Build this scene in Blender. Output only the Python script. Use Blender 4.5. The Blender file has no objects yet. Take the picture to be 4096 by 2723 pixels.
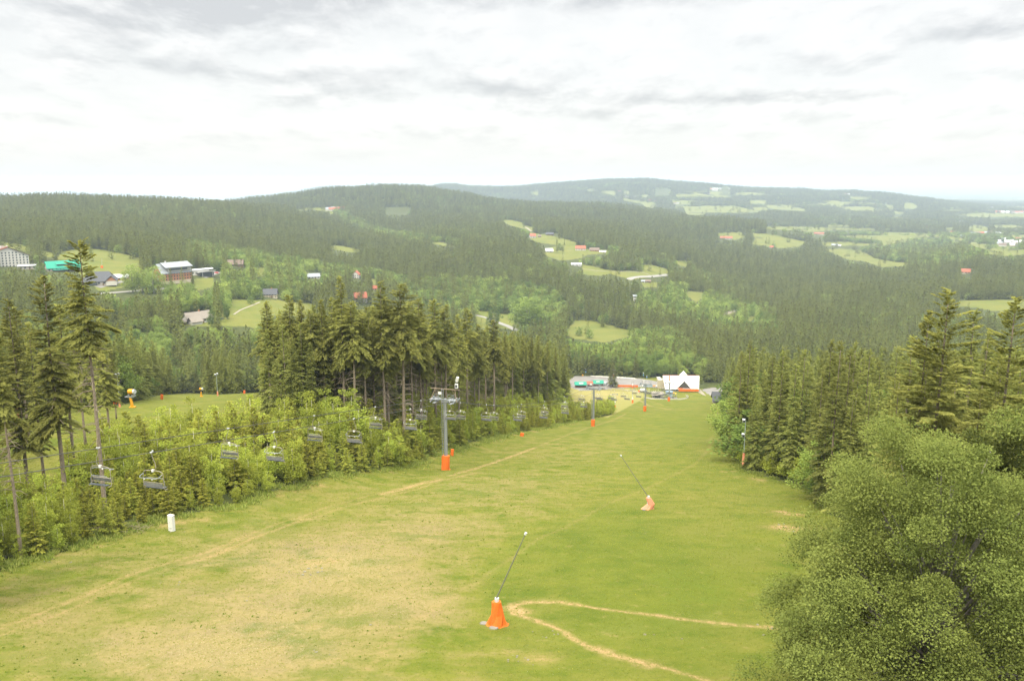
import bpy, math, random
import numpy as np
random.seed(7); rng = np.random.default_rng(7)
C = bpy.context.scene.collection
SC = bpy.context.scene
# ------------------------------------------------------------------ camera, world, sun, exposure
F = 3400.0; CX = 2048.0; CY = 1361.5; PITCH = math.atan(646/3400)
cam_d = bpy.data.cameras.new('camera'); cam = bpy.data.objects.new('camera', cam_d); C.objects.link(cam)
cam.rotation_euler = (math.pi/2-PITCH, 0, 0); cam_d.sensor_width = 36; cam_d.lens = 36*F/4096
cam_d.clip_start = 0.5; cam_d.clip_end = 200000; SC.camera = cam
SUN_EL, SUN_AZ = math.radians(56), math.radians(205)     # azimuth clockwise from +Y (view direction)
sun_d = bpy.data.lights.new('sun', 'SUN'); sun = bpy.data.objects.new('sun', sun_d); C.objects.link(sun)
sun_d.energy = 1.95; sun_d.angle = math.radians(9); sun_d.color = (1, .90, .68)
sun.rotation_euler = (math.pi/2-SUN_EL, 0, -SUN_AZ+math.pi)
W = bpy.data.worlds.new('World'); SC.world = W; W.use_nodes = True
SC.view_settings.view_transform = 'Standard'; SC.view_settings.look = 'None'
SC.view_settings.exposure = 0.94; SC.view_settings.gamma = 1
SC.cycles.use_denoising = True; SC.cycles.max_bounces = 4; SC.cycles.diffuse_bounces = 2
SC.cycles.transmission_bounces = 2; SC.cycles.volume_bounces = 0; SC.cycles.glossy_bounces = 1
SC.cycles.use_adaptive_sampling = True; SC.cycles.adaptive_threshold = 0.015
SC.cycles.sample_clamp_indirect = 3

class NT:
    def __init__(s, tree): s.t = tree; s.n = tree.nodes; s.l = tree.links
    def __call__(s, kind, ins=None, **props):
        nd = s.n.new(kind)
        for k, v in props.items(): setattr(nd, k, v)
        for k, v in (ins or {}).items():
            sock = nd.inputs[k]
            if isinstance(v, bpy.types.NodeSocket): s.l.new(v, sock)
            else: sock.default_value = v
        return nd
    def math(s, op, a, b=0.0, c=0.0, clamp=False):
        nd = s('ShaderNodeMath', {0: a, 1: b, 2: c}, operation=op, use_clamp=clamp); return nd.outputs[0]
    def ramp(s, v, stops, interp='LINEAR'):
        nd = s('ShaderNodeValToRGB', {0: v}); cr = nd.color_ramp; cr.interpolation = interp
        while len(cr.elements) < len(stops): cr.elements.new(.5)
        for e, (p, c) in zip(cr.elements, stops):
            e.position = p; e.color = (c, c, c, 1) if isinstance(c, (int, float)) else (*c, 1)
        return nd.outputs[0]
    def mix(s, f, a, b, blend='MIX'):
        nd = s('ShaderNodeMix', data_type='RGBA', blend_type=blend)
        for i, v in ((0, f), (6, a), (7, b)):
            if isinstance(v, bpy.types.NodeSocket): s.l.new(v, nd.inputs[i])
            else: nd.inputs[i].default_value = v if isinstance(v, (int, float)) else (*v, 1)
        return nd.outputs[2]
    def noise(s, vec, scale, detail=4, rough=.55, lac=2.0, dist=0.0):
        return s('ShaderNodeTexNoise', {'Vector': vec, 'Scale': scale, 'Detail': detail, 'Roughness': rough, 'Lacunarity': lac, 'Distortion': dist}).outputs[0]
    def attr(s, name, typ='GEOMETRY'): return s('ShaderNodeAttribute', attribute_name=name, attribute_type=typ).outputs['Fac']

# sky: Nishita behind a broken sheet of bright cloud laid out on a level cloud base
w = NT(W.node_tree); w.n.clear()
sky = w('ShaderNodeTexSky', sky_type='NISHITA', sun_disc=False, sun_elevation=SUN_EL, sun_rotation=SUN_AZ,
        altitude=900, air_density=1.0, dust_density=3.0)
tc = w('ShaderNodeTexCoord'); sx = w('ShaderNodeSeparateXYZ', {0: tc.outputs['Generated']})
zc = w.math('MAXIMUM', sx.outputs[2], 0.0)
def cloud_dens(dz):
    zz = w.math('ADD', zc, dz); den = w.math('ADD', zz, 0.17)
    v = w('ShaderNodeCombineXYZ', {0: w.math('DIVIDE', sx.outputs[0], den), 1: w.math('DIVIDE', sx.outputs[1], den), 2: 0.0}).outputs[0]
    v = w('ShaderNodeVectorMath', {0: v, 1: (0.95, .62, 1.0)}, operation='MULTIPLY').outputs[0]
    b_ = w.noise(w('ShaderNodeVectorMath', {0: v, 1: (3.2, 7.7, 0.0)}, operation='ADD').outputs[0], 1.1, 3, .5, 2.1, .2)
    f_ = w.noise(w('ShaderNodeVectorMath', {0: v, 1: (11.0, 2.0, 3.0)}, operation='ADD').outputs[0], 3.6, 10, .58, 2.1, .15)
    return b_, f_
uu = w.math('DIVIDE', sx.outputs[0], w.math('MAXIMUM', sx.outputs[1], .05))
b0, f0 = cloud_dens(0.0); b1, f1 = cloud_dens(0.012)
gsum = 0.0
for gu, gz_, su, sz, am in [(-.37,.168,.20,.030,1.15),(-.30,.112,.12,.012,.7),(.02,.098,.17,.012,.6),(.35,.088,.10,.009,.7),(.54,.145,.11,.014,.7),(-.09,.192,.26,.014,.8),(-.49,.117,.08,.007,.6),
                            (.24,.086,.13,.006,.6),(-.2,.087,.10,.008,.4),(.36,.125,.08,.008,.4),(-.05,.118,.10,.008,.45),(.2,.19,.15,.01,.3),(.1,.072,.2,.006,.3)]:
    du = w.math('DIVIDE', w.math('SUBTRACT', uu, gu), su); dz = w.math('DIVIDE', w.math('SUBTRACT', sx.outputs[2], gz_), sz)
    e_ = w.math('EXPONENT', w.math('MULTIPLY', w.math('ADD', w.math('MULTIPLY', du, du), w.math('MULTIPLY', dz, dz)), -1.0))
    gsum = w.math('ADD', w.math('MULTIPLY', e_, am), gsum)
up = w.math('ADD', w.math('MULTIPLY', f1, .75), w.math('MULTIPLY', b1, .25))
here = w.math('ADD', w.math('MULTIPLY', f0, .75), w.math('MULTIPLY', b0, .25))
gray = w.math('ADD', w.math('MULTIPLY', gsum, w.math('ADD', .12, w.math('MULTIPLY', w.math('SUBTRACT', up, .32), 3.4))), w.math('MULTIPLY', w.math('SUBTRACT', up, here), 2.2))
gray = w.math('MULTIPLY', w.ramp(gray, [(.10, 0.0), (.85, 1.0)]), w.ramp(zc, [(.012, .08), (.06, 1.0)]))
whitef = w.math('MULTIPLY', w.ramp(here, [(.42, 0.0), (.55, 1.0)]), w.ramp(zc, [(.004, .0), (.04, 1.0)]))
base = w.mix(w.ramp(zc, [(0.0, 0.0), (.22, 1.0)]), (.94, .94, .91), (.93, .93, .90))
col = w.mix(whitef, base, (1.0, .985, .95))
col = w.mix(gray, col, (.69, .69, .68))
SKYB = w('ShaderNodeBackground', {'Color': col, 'Strength': w.math('ADD', .486, w.math('MULTIPLY', w.ramp(zc, [(.30, 0.0), (.75, 1.0)]), 1.95))})   # a cloudy sky is brightest overhead
nb = w('ShaderNodeBackground', {'Color': sky.outputs[0], 'Strength': 0.012})
add = w('ShaderNodeAddShader', {0: SKYB.outputs[0], 1: nb.outputs[0]})
below = w('ShaderNodeBackground', {'Color': (.35, .40, .30, 1), 'Strength': 0.3})
isb = w.math('LESS_THAN', sx.outputs[2], -0.03)
ms = w('ShaderNodeMixShader', {0: isb, 1: add.outputs[0], 2: below.outputs[0]})
w('ShaderNodeOutputWorld', {0: ms.outputs[0]})

# ------------------------------------------------------------------ projection helpers (pixels of the 4096-wide photograph)
cp, sp = math.cos(PITCH), math.sin(PITCH)
def pdir(px, py):
    px = np.asarray(px, float); py = np.asarray(py, float)
    xc = (px-CX)/F; yc = (CY-py)/F
    return np.stack([xc, cp+yc*sp, -sp+yc*cp], -1)
def proj(x, y, z):
    zc_ = np.maximum(y*cp-z*sp, 1e-3)
    return CX+F*x/zc_, CY-F*(y*sp+z*cp)/zc_
def sstep(t, a, b):
    t = np.clip((t-a)/(b-a), 0, 1); return t*t*(3-2*t)
def _hash(ix, iy, s):
    h = (ix.astype(np.int64)*374761393+iy.astype(np.int64)*668265263+s*982451653) & 0x7fffffff
    h = ((h ^ (h >> 13))*1274126177) & 0x7fffffff
    return ((h ^ (h >> 16)) & 0xffff)/65535.0
def vnoise(x, y, s=0):
    ix = np.floor(x); iy = np.floor(y); fx = x-ix; fy = y-iy
    fx = fx*fx*(3-2*fx); fy = fy*fy*(3-2*fy)
    a = _hash(ix, iy, s); b = _hash(ix+1, iy, s); c = _hash(ix, iy+1, s); d = _hash(ix+1, iy+1, s)
    return (a*(1-fx)+b*fx)*(1-fy)+(c*(1-fx)+d*fx)*fy
def fbm(x, y, s=0, o=4):
    v = 0; a = .5
    for k in range(o): v = v+a*vnoise(x*2**k, y*2**k, s+k*17); a *= .5
    return v/(1-.5**o)-.5

# ------------------------------------------------------------------ height of the land
RN = np.array([600, 800, 1000, 1250, 1600, 2000, 2400, 2800, 3500, 4500, 5500, 7000, 9000, 12000, 20000, 45000.])
PXN = np.array([-900, 0, 500, 1000, 1500, 1750, 2000, 2500, 3000, 3500, 4096, 5000.])
TZ = np.array([
 [-105,-98, -88, -82, -78, -66, -58, -80,-150,-250,-290,-300,-330,-380, -560,-1160],
 [-110,-102,-90, -85, -80, -66, -58, -80,-150,-250,-290,-300,-330,-380, -560,-1160],
 [-108,-104,-98, -93, -88, -72, -64, -85,-150,-250,-280,-290,-320,-370, -560,-1160],
 [-112,-112,-113,-112,-108,-90, -84, -99, -92,-200,-260,-290,-320,-370, -540,-1100],
 [-135,-140,-140,-138,-134,-133,-128,-105, -37,-120,-220,-240,-240,-330, -420,-700],
 [-143,-150,-150,-142,-132,-130,-127,-113, -60,-150,-205, -62,-240,-310, -350,-450],
 [-150,-160,-160,-145,-131,-127,-125,-120, -96,-180,-195, -76,-240,-290, -300,-300],
 [-151,-160,-167,-147,-140,-140,-138,-130,-123,-168,-134, -14,-200,-290, -300,-295],
 [-152,-160,-170,-183,-193,-192,-176,-150,-190,-175,-150, -76,-200,-290, -300,-295],
 [-152,-162,-170,-175,-185,-195,-203,-205,-206,-199,-190,-112,-200,-270, -300,-295],
 [-150,-155,-160,-163,-160,-152,-170,-186,-208,-222,-228,-224,-240,-270, -300,-295],
 [-150,-155,-160,-163,-160,-152,-170,-186,-208,-222,-228,-224,-240,-270, -300,-295.]])
AZN = np.arctan((PXN-CX)/F*cp)
def _cr(p0, p1, p2, p3, t):
    return .5*((2*p1)+(-p0+p2)*t+(2*p0-5*p1+4*p2-p3)*t*t+(-p0+3*p1-3*p2+p3)*t**3)
def ztab(az, r):
    u = np.clip(np.interp(az, AZN, np.arange(len(AZN))), 0, len(AZN)-1.0001)
    v = np.clip(np.interp(np.log(np.maximum(r, 1)), np.log(RN), np.arange(len(RN))), 0, len(RN)-1.0001)
    iu = u.astype(int); iv = v.astype(int); fu = u-iu; fv = v-iv
    cols = []
    for k in (-1, 0, 1, 2):
        c = np.clip(iu+k, 0, len(AZN)-1)
        q = [TZ[c, np.clip(iv+j, 0, len(RN)-1)] for j in (-1, 0, 1, 2)]
        cols.append(_cr(*q, fv))
    return _cr(*cols, fu)
PARK = None
def zg(x, y):
    x = np.asarray(x, float); y = np.asarray(y, float)
    r = np.hypot(x, y); az = np.arctan2(x, y)
    yy = np.maximum(y, -10)
    zp = -20-.218*yy
    u = (.27*yy-54)-x
    zp = zp+8*sstep(u, 0, 25)*sstep(yy, 70, 160)*(1-sstep(yy, 300, 520))
    zp = zp+1.6*fbm(x/45+3, y/45, 5, 3)*sstep(r, 40, 100)+.45*fbm(x/9, y/9, 9, 3)
    t = sstep(y, 440, 620)*(np.abs(az) < 1.4)+(np.abs(az) >= 1.4)*sstep(r, 440, 620)
    zt = ztab(az, r)+(fbm(x/180, y/180, 21, 4)*np.minimum(r, 3500)*.009)*sstep(r, 650, 1000)
    z = zp*(1-t)+zt*t
    d = np.hypot((x-78)/1.25, y-628)
    k = 1-sstep(d, 55, 95)
    return z*(1-k)+(-150.0)*k
def gat(px, py, rmax=44000):
    """ground point seen at a pixel"""
    d = pdir(float(px), float(py)); h = math.hypot(d[0], d[1]); d = d/h
    r = np.geomspace(30, rmax, 2500)
    g = zg(d[0]*r, d[1]*r)-d[2]*r
    i = np.argmax(g > 0) if (g > 0).any() else len(r)-1
    lo, hi = r[max(i-1, 0)], r[i]
    for _ in range(18):
        m = (lo+hi)/2
        if zg(d[0]*m, d[1]*m)-d[2]*m > 0: hi = m
        else: lo = m
    return np.array([d[0]*hi, d[1]*hi, float(zg(d[0]*hi, d[1]*hi))])
def at(px, py, r):
    """point on a pixel's ray at horizontal distance r"""
    d = pdir(float(px), float(py)); return d/math.hypot(d[0], d[1])*r
def inpoly(px, py, poly):
    P = np.asarray(poly, float); ins = np.zeros(np.shape(px), bool); n = len(P); j = n-1
    for i in range(n):
        xi, yi = P[i]; xj, yj = P[j]
        if yi != yj:
            ins ^= ((yi > py) != (yj > py)) & (px < (xj-xi)*(py-yi)/(yj-yi)+xi)
        j = i
    return ins
def RG(ox, oy, s, pts): return [(ox+x/s, oy+y/s) for x, y in pts]
def D(pts): return [(x*1.7363, y*1.7363) for x, y in pts]
A = lambda p: RG(2048, 650, 2.304, p)
B = lambda p: RG(3072, 650, 2.304, p)
E = lambda p: RG(1024, 900, 2.304, p)
G = lambda p: RG(0, 900, 2.304, p)
# open meadows as they are seen between the woods
MEADOWS = [
 A([(-40,545),(60,550),(110,580),(200,600),(190,635),(120,612),(60,600),(-40,575)]),
 A([(165,640),(260,660),(440,690),(600,740),(600,762),(480,775),(300,745),(230,735),(160,700)]),
 A([(275,825),(330,790),(540,740),(680,800),(880,812),(900,835),(800,842),(700,850),(640,880),(520,900),(440,900),(330,870)]),
 A([(640,935),(740,955),(860,985),(970,1000),(1190,1000),(1180,1040),(1060,1075),(1030,1060),(900,1025),(800,1045),(660,1030)]),
 A([(1190,950),(1280,940),(1450,985),(1450,1040),(1300,1050),(1070,1085),(1060,1070),(1200,1005)]),
 A([(1480,910),(1620,903),(1610,960),(1560,960)]), A([(1190,1105),(1340,1105),(1340,1150),(1220,1150)]),
 A([(1580,1185),(1780,1195),(1770,1240),(1700,1290),(1640,1250)]),
 [(2255,1335),(2300,1280),(2370,1285),(2520,1320),(2525,1345),(2420,1370),(2300,1355)],
 A([(2120,1450),(2270,1375),(2260,1430),(2180,1470)]), A([(1890,1420),(1950,1395),(2090,1350),(2100,1370),(1940,1430)]),
 A([(0,1410),(200,1420),(180,1470),(100,1500),(0,1490)]),
 E([(2010,758),(2080,790),(2280,820),(2359,825),(2359,960),(2250,950),(2080,955),(2010,880)]),
 A([(1890,650),(2110,640),(2150,690),(2060,710),(1900,682)]), A([(2220,650),(2359,655),(2400,690),(2230,690)]),
 A([(2250,700),(2420,700),(2420,770),(2200,755)]), A([(1580,430),(1750,400),(2050,400),(2300,455),(2100,462),(1800,462),(1600,462)]),
 A([(1600,465),(1780,470),(1760,490),(1620,480)]), A([(1010,330),(1200,360),(1330,370),(1300,420),(1220,410),(1200,380),(1040,350)]),
 A([(1470,350),(1630,350),(1650,385),(1500,388)]), A([(810,270),(940,258),(960,302),(860,282)]), A([(165,268),(250,268),(240,302),(215,297)]),
 A([(690,248),(740,248),(760,262),(700,258)]), A([(1190,300),(1260,298),(1240,318),(1180,312)]), A([(1020,265),(1085,265),(1080,290),(1030,285)]),
 A([(2200,415),(2340,405),(2359,440),(2250,442)]), A([(2190,350),(2340,350),(2340,380),(2200,380)]),
 A([(1820,272),(1950,275),(1900,295),(1810,295)]),
 B([(-20,390),(240,415),(350,430),(350,449),(200,442),(60,432),(-20,415)]),
 B([(-20,588),(300,590),(640,605),(1000,610),(980,627),(600,622),(400,642),(150,622),(-20,612)]),
 B([(-20,690),(200,700),(350,740),(280,775),(120,792),(-20,772)]),
 B([(485,740),(700,730),(880,745),(1100,750),(1190,770),(1000,767),(760,767),(520,772)]),
 B([(510,798),(760,800),(900,830),(980,880),(1100,905),(1350,932),(1250,952),(1050,968),(900,912),(720,892),(620,842)]),
 B([(1090,643),(1300,645),(1530,660),(1600,687),(1250,682),(1150,692),(1000,667)]),
 B([(1660,680),(1820,700),(1780,722),(1700,717)]), B([(1800,735),(2000,750),(2240,770),(2200,832),(2050,812),(1900,772)]),
 B([(2000,820),(2150,830),(2420,790),(2420,842),(2200,862),(2060,852)]), B([(1840,590),(1950,575),(2040,610),(2000,652),(1860,632)]),
 B([(2070,580),(2250,578),(2420,600),(2100,602)]), B([(740,423),(910,413),(900,432),(780,440)]), B([(1070,390),(1150,390),(1160,432),(1110,417)]),
 B([(1255,373),(1340,373),(1385,412),(1330,432),(1250,422)]), B([(1155,448),(1290,468),(1170,477)]), B([(750,313),(940,325),(860,337),(770,332)]),
 B([(1700,478),(1900,468),(2420,468),(2420,502),(1900,502)]), B([(1740,1268),(2420,1262),(2420,1352),(2100,1372),(1900,1335),(1760,1325)]),
 B([(1630,600),(1710,598),(1700,627),(1640,617)]), B([(430,1305),(560,1290),(600,1300),(520,1325)]),
 B([(540,575),(760,578),(740,590),(560,590)]), B([(2230,665),(2420,668),(2420,690),(2250,690)]),
 E([(670,192),(760,188),(1000,235),(990,252),(870,252),(690,222)]), E([(1520,133),(1650,150),(1850,190),(1840,212),(1700,187),(1560,152)]),
 E([(860,42),(960,55),(1010,68),(900,62)]), E([(1035,478),(1120,510),(1120,575),(1080,640),(1060,522)]),
 E([(-240,690),(60,690),(190,690),(530,730),(540,835),(400,850),(200,820),(0,950),(-330,900),(-260,760)]),
 E([(-10,400),(100,385),(90,440),(60,475),(-10,480)]),
 G([(-40,145),(220,185),(330,230),(480,255),(520,290),(450,300),(300,230),(240,250),(-40,180)]),
 G([(560,250),(640,228),(900,222),(1120,262),(1300,310),(1310,500),(1180,565),(1000,600),(900,600),(860,560),(700,420),(520,380),(520,330)]),
 G([(1480,498),(1560,498),(1550,537),(1480,532)]), G([(1780,500),(1900,488),(1970,480),(1970,570),(1800,610)]),
 G([(2130,800),(2359,728),(2359,935),(1850,932),(1700,925),(1500,905),(1560,880),(1820,900),(2030,880),(2050,800)]),
 G([(1030,728),(1120,720),(1110,752),(1040,757)]),
 RG(800, 650, 1.573, [(600,293),(700,286),(848,283),(842,307),(822,335),(808,308),(700,297),(610,307)]),
 RG(800, 650, 1.573, [(1885,362),(1960,362),(2030,380),(2030,402),(1960,400)]),
]
FRONT = D([(-60,1335),(0,1316),(60,1290),(150,1270),(230,1240),(300,1215),(390,1192),(500,1170),(600,1140),(700,1110),(800,1090),(900,1078),(960,1065),(1010,1040),(1100,1015),(1150,1005),(1250,985),(1330,970),(1410,955),(1412,940)])
THICK = FRONT + [(2330,1650),(2250,1628),(1950,1632),(1750,1650),(1500,1700),(1250,1720),(1080,1740),(1000,1752),(720,1790),(480,1835),(300,1960),(150,2050),(-80,2090)]
SLOPE = FRONT + D([(1330,925),(1305,925),(1302,871),(1520,871),(1525,885),(1600,890),(1655,905),(1668,925),(1668,945),(1690,970),(1688,1040),(1712,1085),(1790,1105),(1875,1135),(1900,1180),(2500,1400),(2500,1800),(-200,1800)])
LSLOPE = [(-60,1700),(60,1665),(200,1640),(330,1610),(470,1625),(560,1600),(640,1580),(760,1572),(860,1578),(1060,1568),(1085,1740),(1000,1752),(720,1790),(480,1835),(300,1960),(150,2050),(-80,2090)]
PARKP = [(2268,1525),(2276,1504),(2400,1503),(2560,1512),(2640,1525),(2650,1560),(2300,1560),(2150,1560)]
CLEAR = [SLOPE, LSLOPE, THICK, PARKP, [(2264,1500),(2264,1665),(2460,1665),(2460,1600),(2300,1500)], D([(1520,868),(1610,868),(1612,900),(1520,900)]), D([(1610,885),(1700,880),(1700,925),(1640,920)])]
BROAD = [  # broadleaved belts
 D([(440,560),(640,600),(900,640),(1000,690),(1090,730),(1060,760),(980,740),(860,640),(640,700),(600,690),(530,640),(420,600)]),
 D([(240,660),(380,640),(520,640),(640,660),(640,720),(480,720),(300,720),(250,740)]),
 D([(960,650),(1100,650),(1260,670),(1300,700),(1310,770),(1230,780),(1100,730),(1000,700)]),
 D([(1290,780),(1560,770),(1600,830),(1640,870),(1500,870),(1310,850)]),
 D([(1440,690),(1560,660),(1660,690),(1780,720),(1800,770),(1740,790),(1600,760),(1480,740)]),
 D([(760,480),(900,540),(1060,560),(1060,575),(900,560),(790,520)]),
 D([(1160,515),(1300,560),(1420,580),(1430,600),(1330,600),(1230,560)]),
 D([(1900,540),(2359,540),(2359,600),(2100,620),(1950,560)]),
 D([(250,800),(400,795),(410,885),(270,890)]),
]
# ------------------------------------------------------------------ mesh helpers
def me_np(name, V, Q, mats, midx=None, attrs=None, smooth=False):
    """numpy mesh: V (n,3), Q (m,4) or (m,3)"""
    V = np.ascontiguousarray(V, np.float32); Q = np.ascontiguousarray(Q, np.int32); k = Q.shape[1]
    m = bpy.data.meshes.new(name); m.vertices.add(len(V)); m.vertices.foreach_set('co', V.ravel())
    m.loops.add(Q.size); m.loops.foreach_set('vertex_index', Q.ravel())
    m.polygons.add(len(Q)); m.polygons.foreach_set('loop_start', np.arange(0, Q.size, k, dtype=np.int32))
    m.polygons.foreach_set('loop_total', np.full(len(Q), k, np.int32))
    if midx is not None: m.polygons.foreach_set('material_index', np.asarray(midx, np.int32))
    if smooth: m.polygons.foreach_set('use_smooth', np.ones(len(Q), bool))
    for a, v in (attrs or {}).items():
        at_ = m.attributes.new(a, 'FLOAT', 'POINT'); at_.data.foreach_set('value', np.asarray(v, np.float32))
    for mt in (mats if isinstance(mats, (list, tuple)) else [mats]): m.materials.append(mt)
    m.update(calc_edges=True); return m
def link(name, me, parent=None, loc=None):
    o = bpy.data.objects.new(name, me); C.objects.link(o)
    if parent is not None: o.parent = parent
    if loc is not None: o.location = loc
    return o
def tag(o, label=None, cat=None, group=None, kind=None):
    for k, v in (('label', label), ('category', cat), ('group', group), ('kind', kind)):
        if v: o[k] = v
    return o
def thing(name, label, cat, loc=(0, 0, 0), rz=0.0, group=None):
    o = link(name, None); o.location = loc; o.rotation_euler = (0, 0, rz); return tag(o, label, cat, group)
def dup(root, loc, rz=0.0, label=None, group=None, scale=None):
    r = root.copy(); C.objects.link(r); r.location = loc; r.rotation_euler = (0, 0, rz)
    if label: r['label'] = label
    if group: r['group'] = group
    if scale is not None: r.scale = scale
    for ch in KIDS.get(root, ()):
        c = ch.copy(); C.objects.link(c); c.parent = r; KIDS.setdefault(r, []).append(c)
        for g in KIDS.get(ch, ()):
            d = g.copy(); C.objects.link(d); d.parent = c; KIDS.setdefault(c, []).append(d)
    return r
KIDS = {}
class MB:
    """collects boxes, tubes, prisms; build() links them as one mesh object"""
    def __init__(s): s.v = []; s.f = []
    def add(s, vs, fs):
        n = len(s.v); s.v += [tuple(map(float, p)) for p in vs]; s.f += [tuple(i+n for i in f) for f in fs]; return s
    def box(s, c, d, rz=0.0, rx=0.0, ry=0.0, bev=0.0):
        cx, cy, cz = c; hx, hy, hz = d[0]/2, d[1]/2, d[2]/2
        pts = [(-hx,-hy,-hz),(hx,-hy,-hz),(hx,hy,-hz),(-hx,hy,-hz),(-hx,-hy,hz),(hx,-hy,hz),(hx,hy,hz),(-hx,hy,hz)]
        out = []
        for x, y, z in pts:
            y, z = y*math.cos(rx)-z*math.sin(rx), y*math.sin(rx)+z*math.cos(rx)
            x, z = x*math.cos(ry)+z*math.sin(ry), -x*math.sin(ry)+z*math.cos(ry)
            x, y = x*math.cos(rz)-y*math.sin(rz), x*math.sin(rz)+y*math.cos(rz)
            out.append((x+cx, y+cy, z+cz))
        return s.add(out, [(0,3,2,1),(4,5,6,7),(0,1,5,4),(1,2,6,5),(2,3,7,6),(3,0,4,7)])
    def tube(s, pts, r, n=6, cap=True):
        pts = [np.array(p, float) for p in pts]; rs = r if isinstance(r, (list, tuple)) else [r]*len(pts)
        vs = []; fs = []
        for i, p in enumerate(pts):
            t = pts[min(i+1, len(pts)-1)]-pts[max(i-1, 0)]; t /= (np.linalg.norm(t)+1e-9)
            a = np.cross(t, (0, 0, 1)) if abs(t[2]) < .9 else np.cross(t, (0, 1, 0)); a /= np.linalg.norm(a); b = np.cross(t, a)
            for k in range(n):
                q = 2*math.pi*k/n; vs.append(p+rs[i]*(a*math.cos(q)+b*math.sin(q)))
        for i in range(len(pts)-1):
            for k in range(n):
                k2 = (k+1) % n; fs.append((i*n+k, i*n+k2, (i+1)*n+k2, (i+1)*n+k))
        if cap: fs += [tuple(range(n))[::-1], tuple((len(pts)-1)*n+k for k in range(n))]
        return s.add(vs, fs)
    def prism(s, poly, axis_vec):
        n = len(poly); a = np.array(axis_vec, float); P = [np.array(p, float) for p in poly]
        return s.add(P+[p+a for p in P], [tuple(range(n))[::-1], tuple(range(n, 2*n))]+[(i, (i+1) % n, n+(i+1) % n, n+i) for i in range(n)])
    def build(s, name, mat, parent=None, loc=None, smooth=False, rz=None):
        m = bpy.data.meshes.new(name); m.from_pydata(s.v, [], s.f); m.materials.append(mat); m.update()
        if smooth:
            m.polygons.foreach_set('use_smooth', np.ones(len(m.polygons), bool))
            try: m.set_sharp_from_angle(angle=math.radians(40))
            except Exception: pass
        o = link(name, m, parent, loc)
        if rz is not None: o.rotation_euler = (0, 0, rz)
        if parent is not None: KIDS.setdefault(parent, []).append(o)
        return o
def mat(name, col, rough=.7, metal=0.0, var=.12, scale=3.0, bump=0.0, spec=.3):
    m = bpy.data.materials.new(name); m.use_nodes = True; n = NT(m.node_tree); n.n.clear()
    tcn = n('ShaderNodeTexCoord').outputs['Object']
    ns = n.noise(tcn, scale, 5, .6)
    c = n.mix(n.ramp(ns, [(.3, 0.0), (.7, 1.0)]), tuple(max(0, x*(1-var)) for x in col), tuple(min(1, x*(1+var)) for x in col))
    b = n('ShaderNodeBsdfPrincipled', {'Base Color': c, 'Roughness': rough, 'Metallic': metal, 'Specular IOR Level': spec})
    if bump:
        bp = n('ShaderNodeBump', {'Height': ns, 'Strength': bump, 'Distance': .05}); n.l.new(bp.outputs[0], b.inputs['Normal'])
    n('ShaderNodeOutputMaterial', {0: b.outputs[0]}); return m

# ------------------------------------------------------------------ the ground: one sheet out to the horizon
azs = np.radians(np.concatenate([np.arange(-180, -38, 4.0), np.arange(-38, 36.01, .085), np.arange(38, 180.1, 4.0)]))
rs_ = np.concatenate([np.array([.5, 12, 24]), np.geomspace(32, 700, 660), np.geomspace(704, 44500, 520)])
AZg, Rg = np.meshgrid(azs, rs_)
X = Rg*np.sin(AZg); Y = Rg*np.cos(AZg); Z = zg(X, Y); NR, NA = X.shape
PXg, PYg = proj(X, Y, Z); vis = Y > 5
nearm = (Rg < 760) & vis
slope_m = np.zeros_like(X); m_ = np.zeros_like(X)
for p_ in (SLOPE, LSLOPE): slope_m[nearm & inpoly(PXg, PYg, p_)] = 1
for p_ in MEADOWS: m_[(Rg > 600) & vis & inpoly(PXg, PYg, p_)] = 1
FARF = (Rg > 2600) & vis & (PXg > 2700) & (fbm(X/420+9, Y/300, 91, 4) > .10)
m_[FARF & (PYg < 980)] = 1; m_[(Rg > 9000) & (fbm(X/1500, Y/900, 92, 4) > .05)] = .6
dry = np.zeros_like(X)
for cx, cy, rx, ry, a in [(650,1400,350,160,1.0),(450,1520,300,80,.7),(820,1280,260,70,.75),(1050,1200,210,50,.6),(1180,1120,200,40,.5),
        (950,1390,130,60,.6),(130,1450,220,120,.5),(1300,1040,220,40,.3),(1340,915,80,40,.75),(1420,905,60,18,.6),(1330,945,60,14,.4),
        (1500,1350,330,150,-.7),(1580,1000,120,80,-.25),(500,1330,90,22,-.5),(300,1420,70,30,-.4),(1180,1390,70,50,-.5),(1350,1250,160,60,-.35),
        (980,1300,50,14,-.4),(1060,1180,60,12,-.4),(1250,1180,60,25,.25),(700,1130,200,25,.3),(250,1290,200,30,.2)]:
    dry += a*np.exp(-(((PXg/1.7363-cx)/rx)**2+((PYg/1.7363-cy)/ry)**2))*nearm
pale = np.zeros_like(X)
pale[nearm & inpoly(PXg, PYg, D([(1302,882),(1400,878),(1478,900),(1487,912),(1470,925),(1400,962),(1305,935)]))] = 1
dirt = np.zeros_like(X); DW = {}
def dist_poly(P, xx, yy):
    d = np.full(xx.shape, 1e9)
    for (x0, y0), (x1, y1) in zip(P[:-1], P[1:]):
        L2 = (x1-x0)**2+(y1-y0)**2+1e-9; t = np.clip(((xx-x0)*(x1-x0)+(yy-y0)*(y1-y0))/L2, 0, 1)
        d = np.minimum(d, np.hypot(xx-x0-t*(x1-x0), yy-y0-t*(y1-y0)))
    return d
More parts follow.
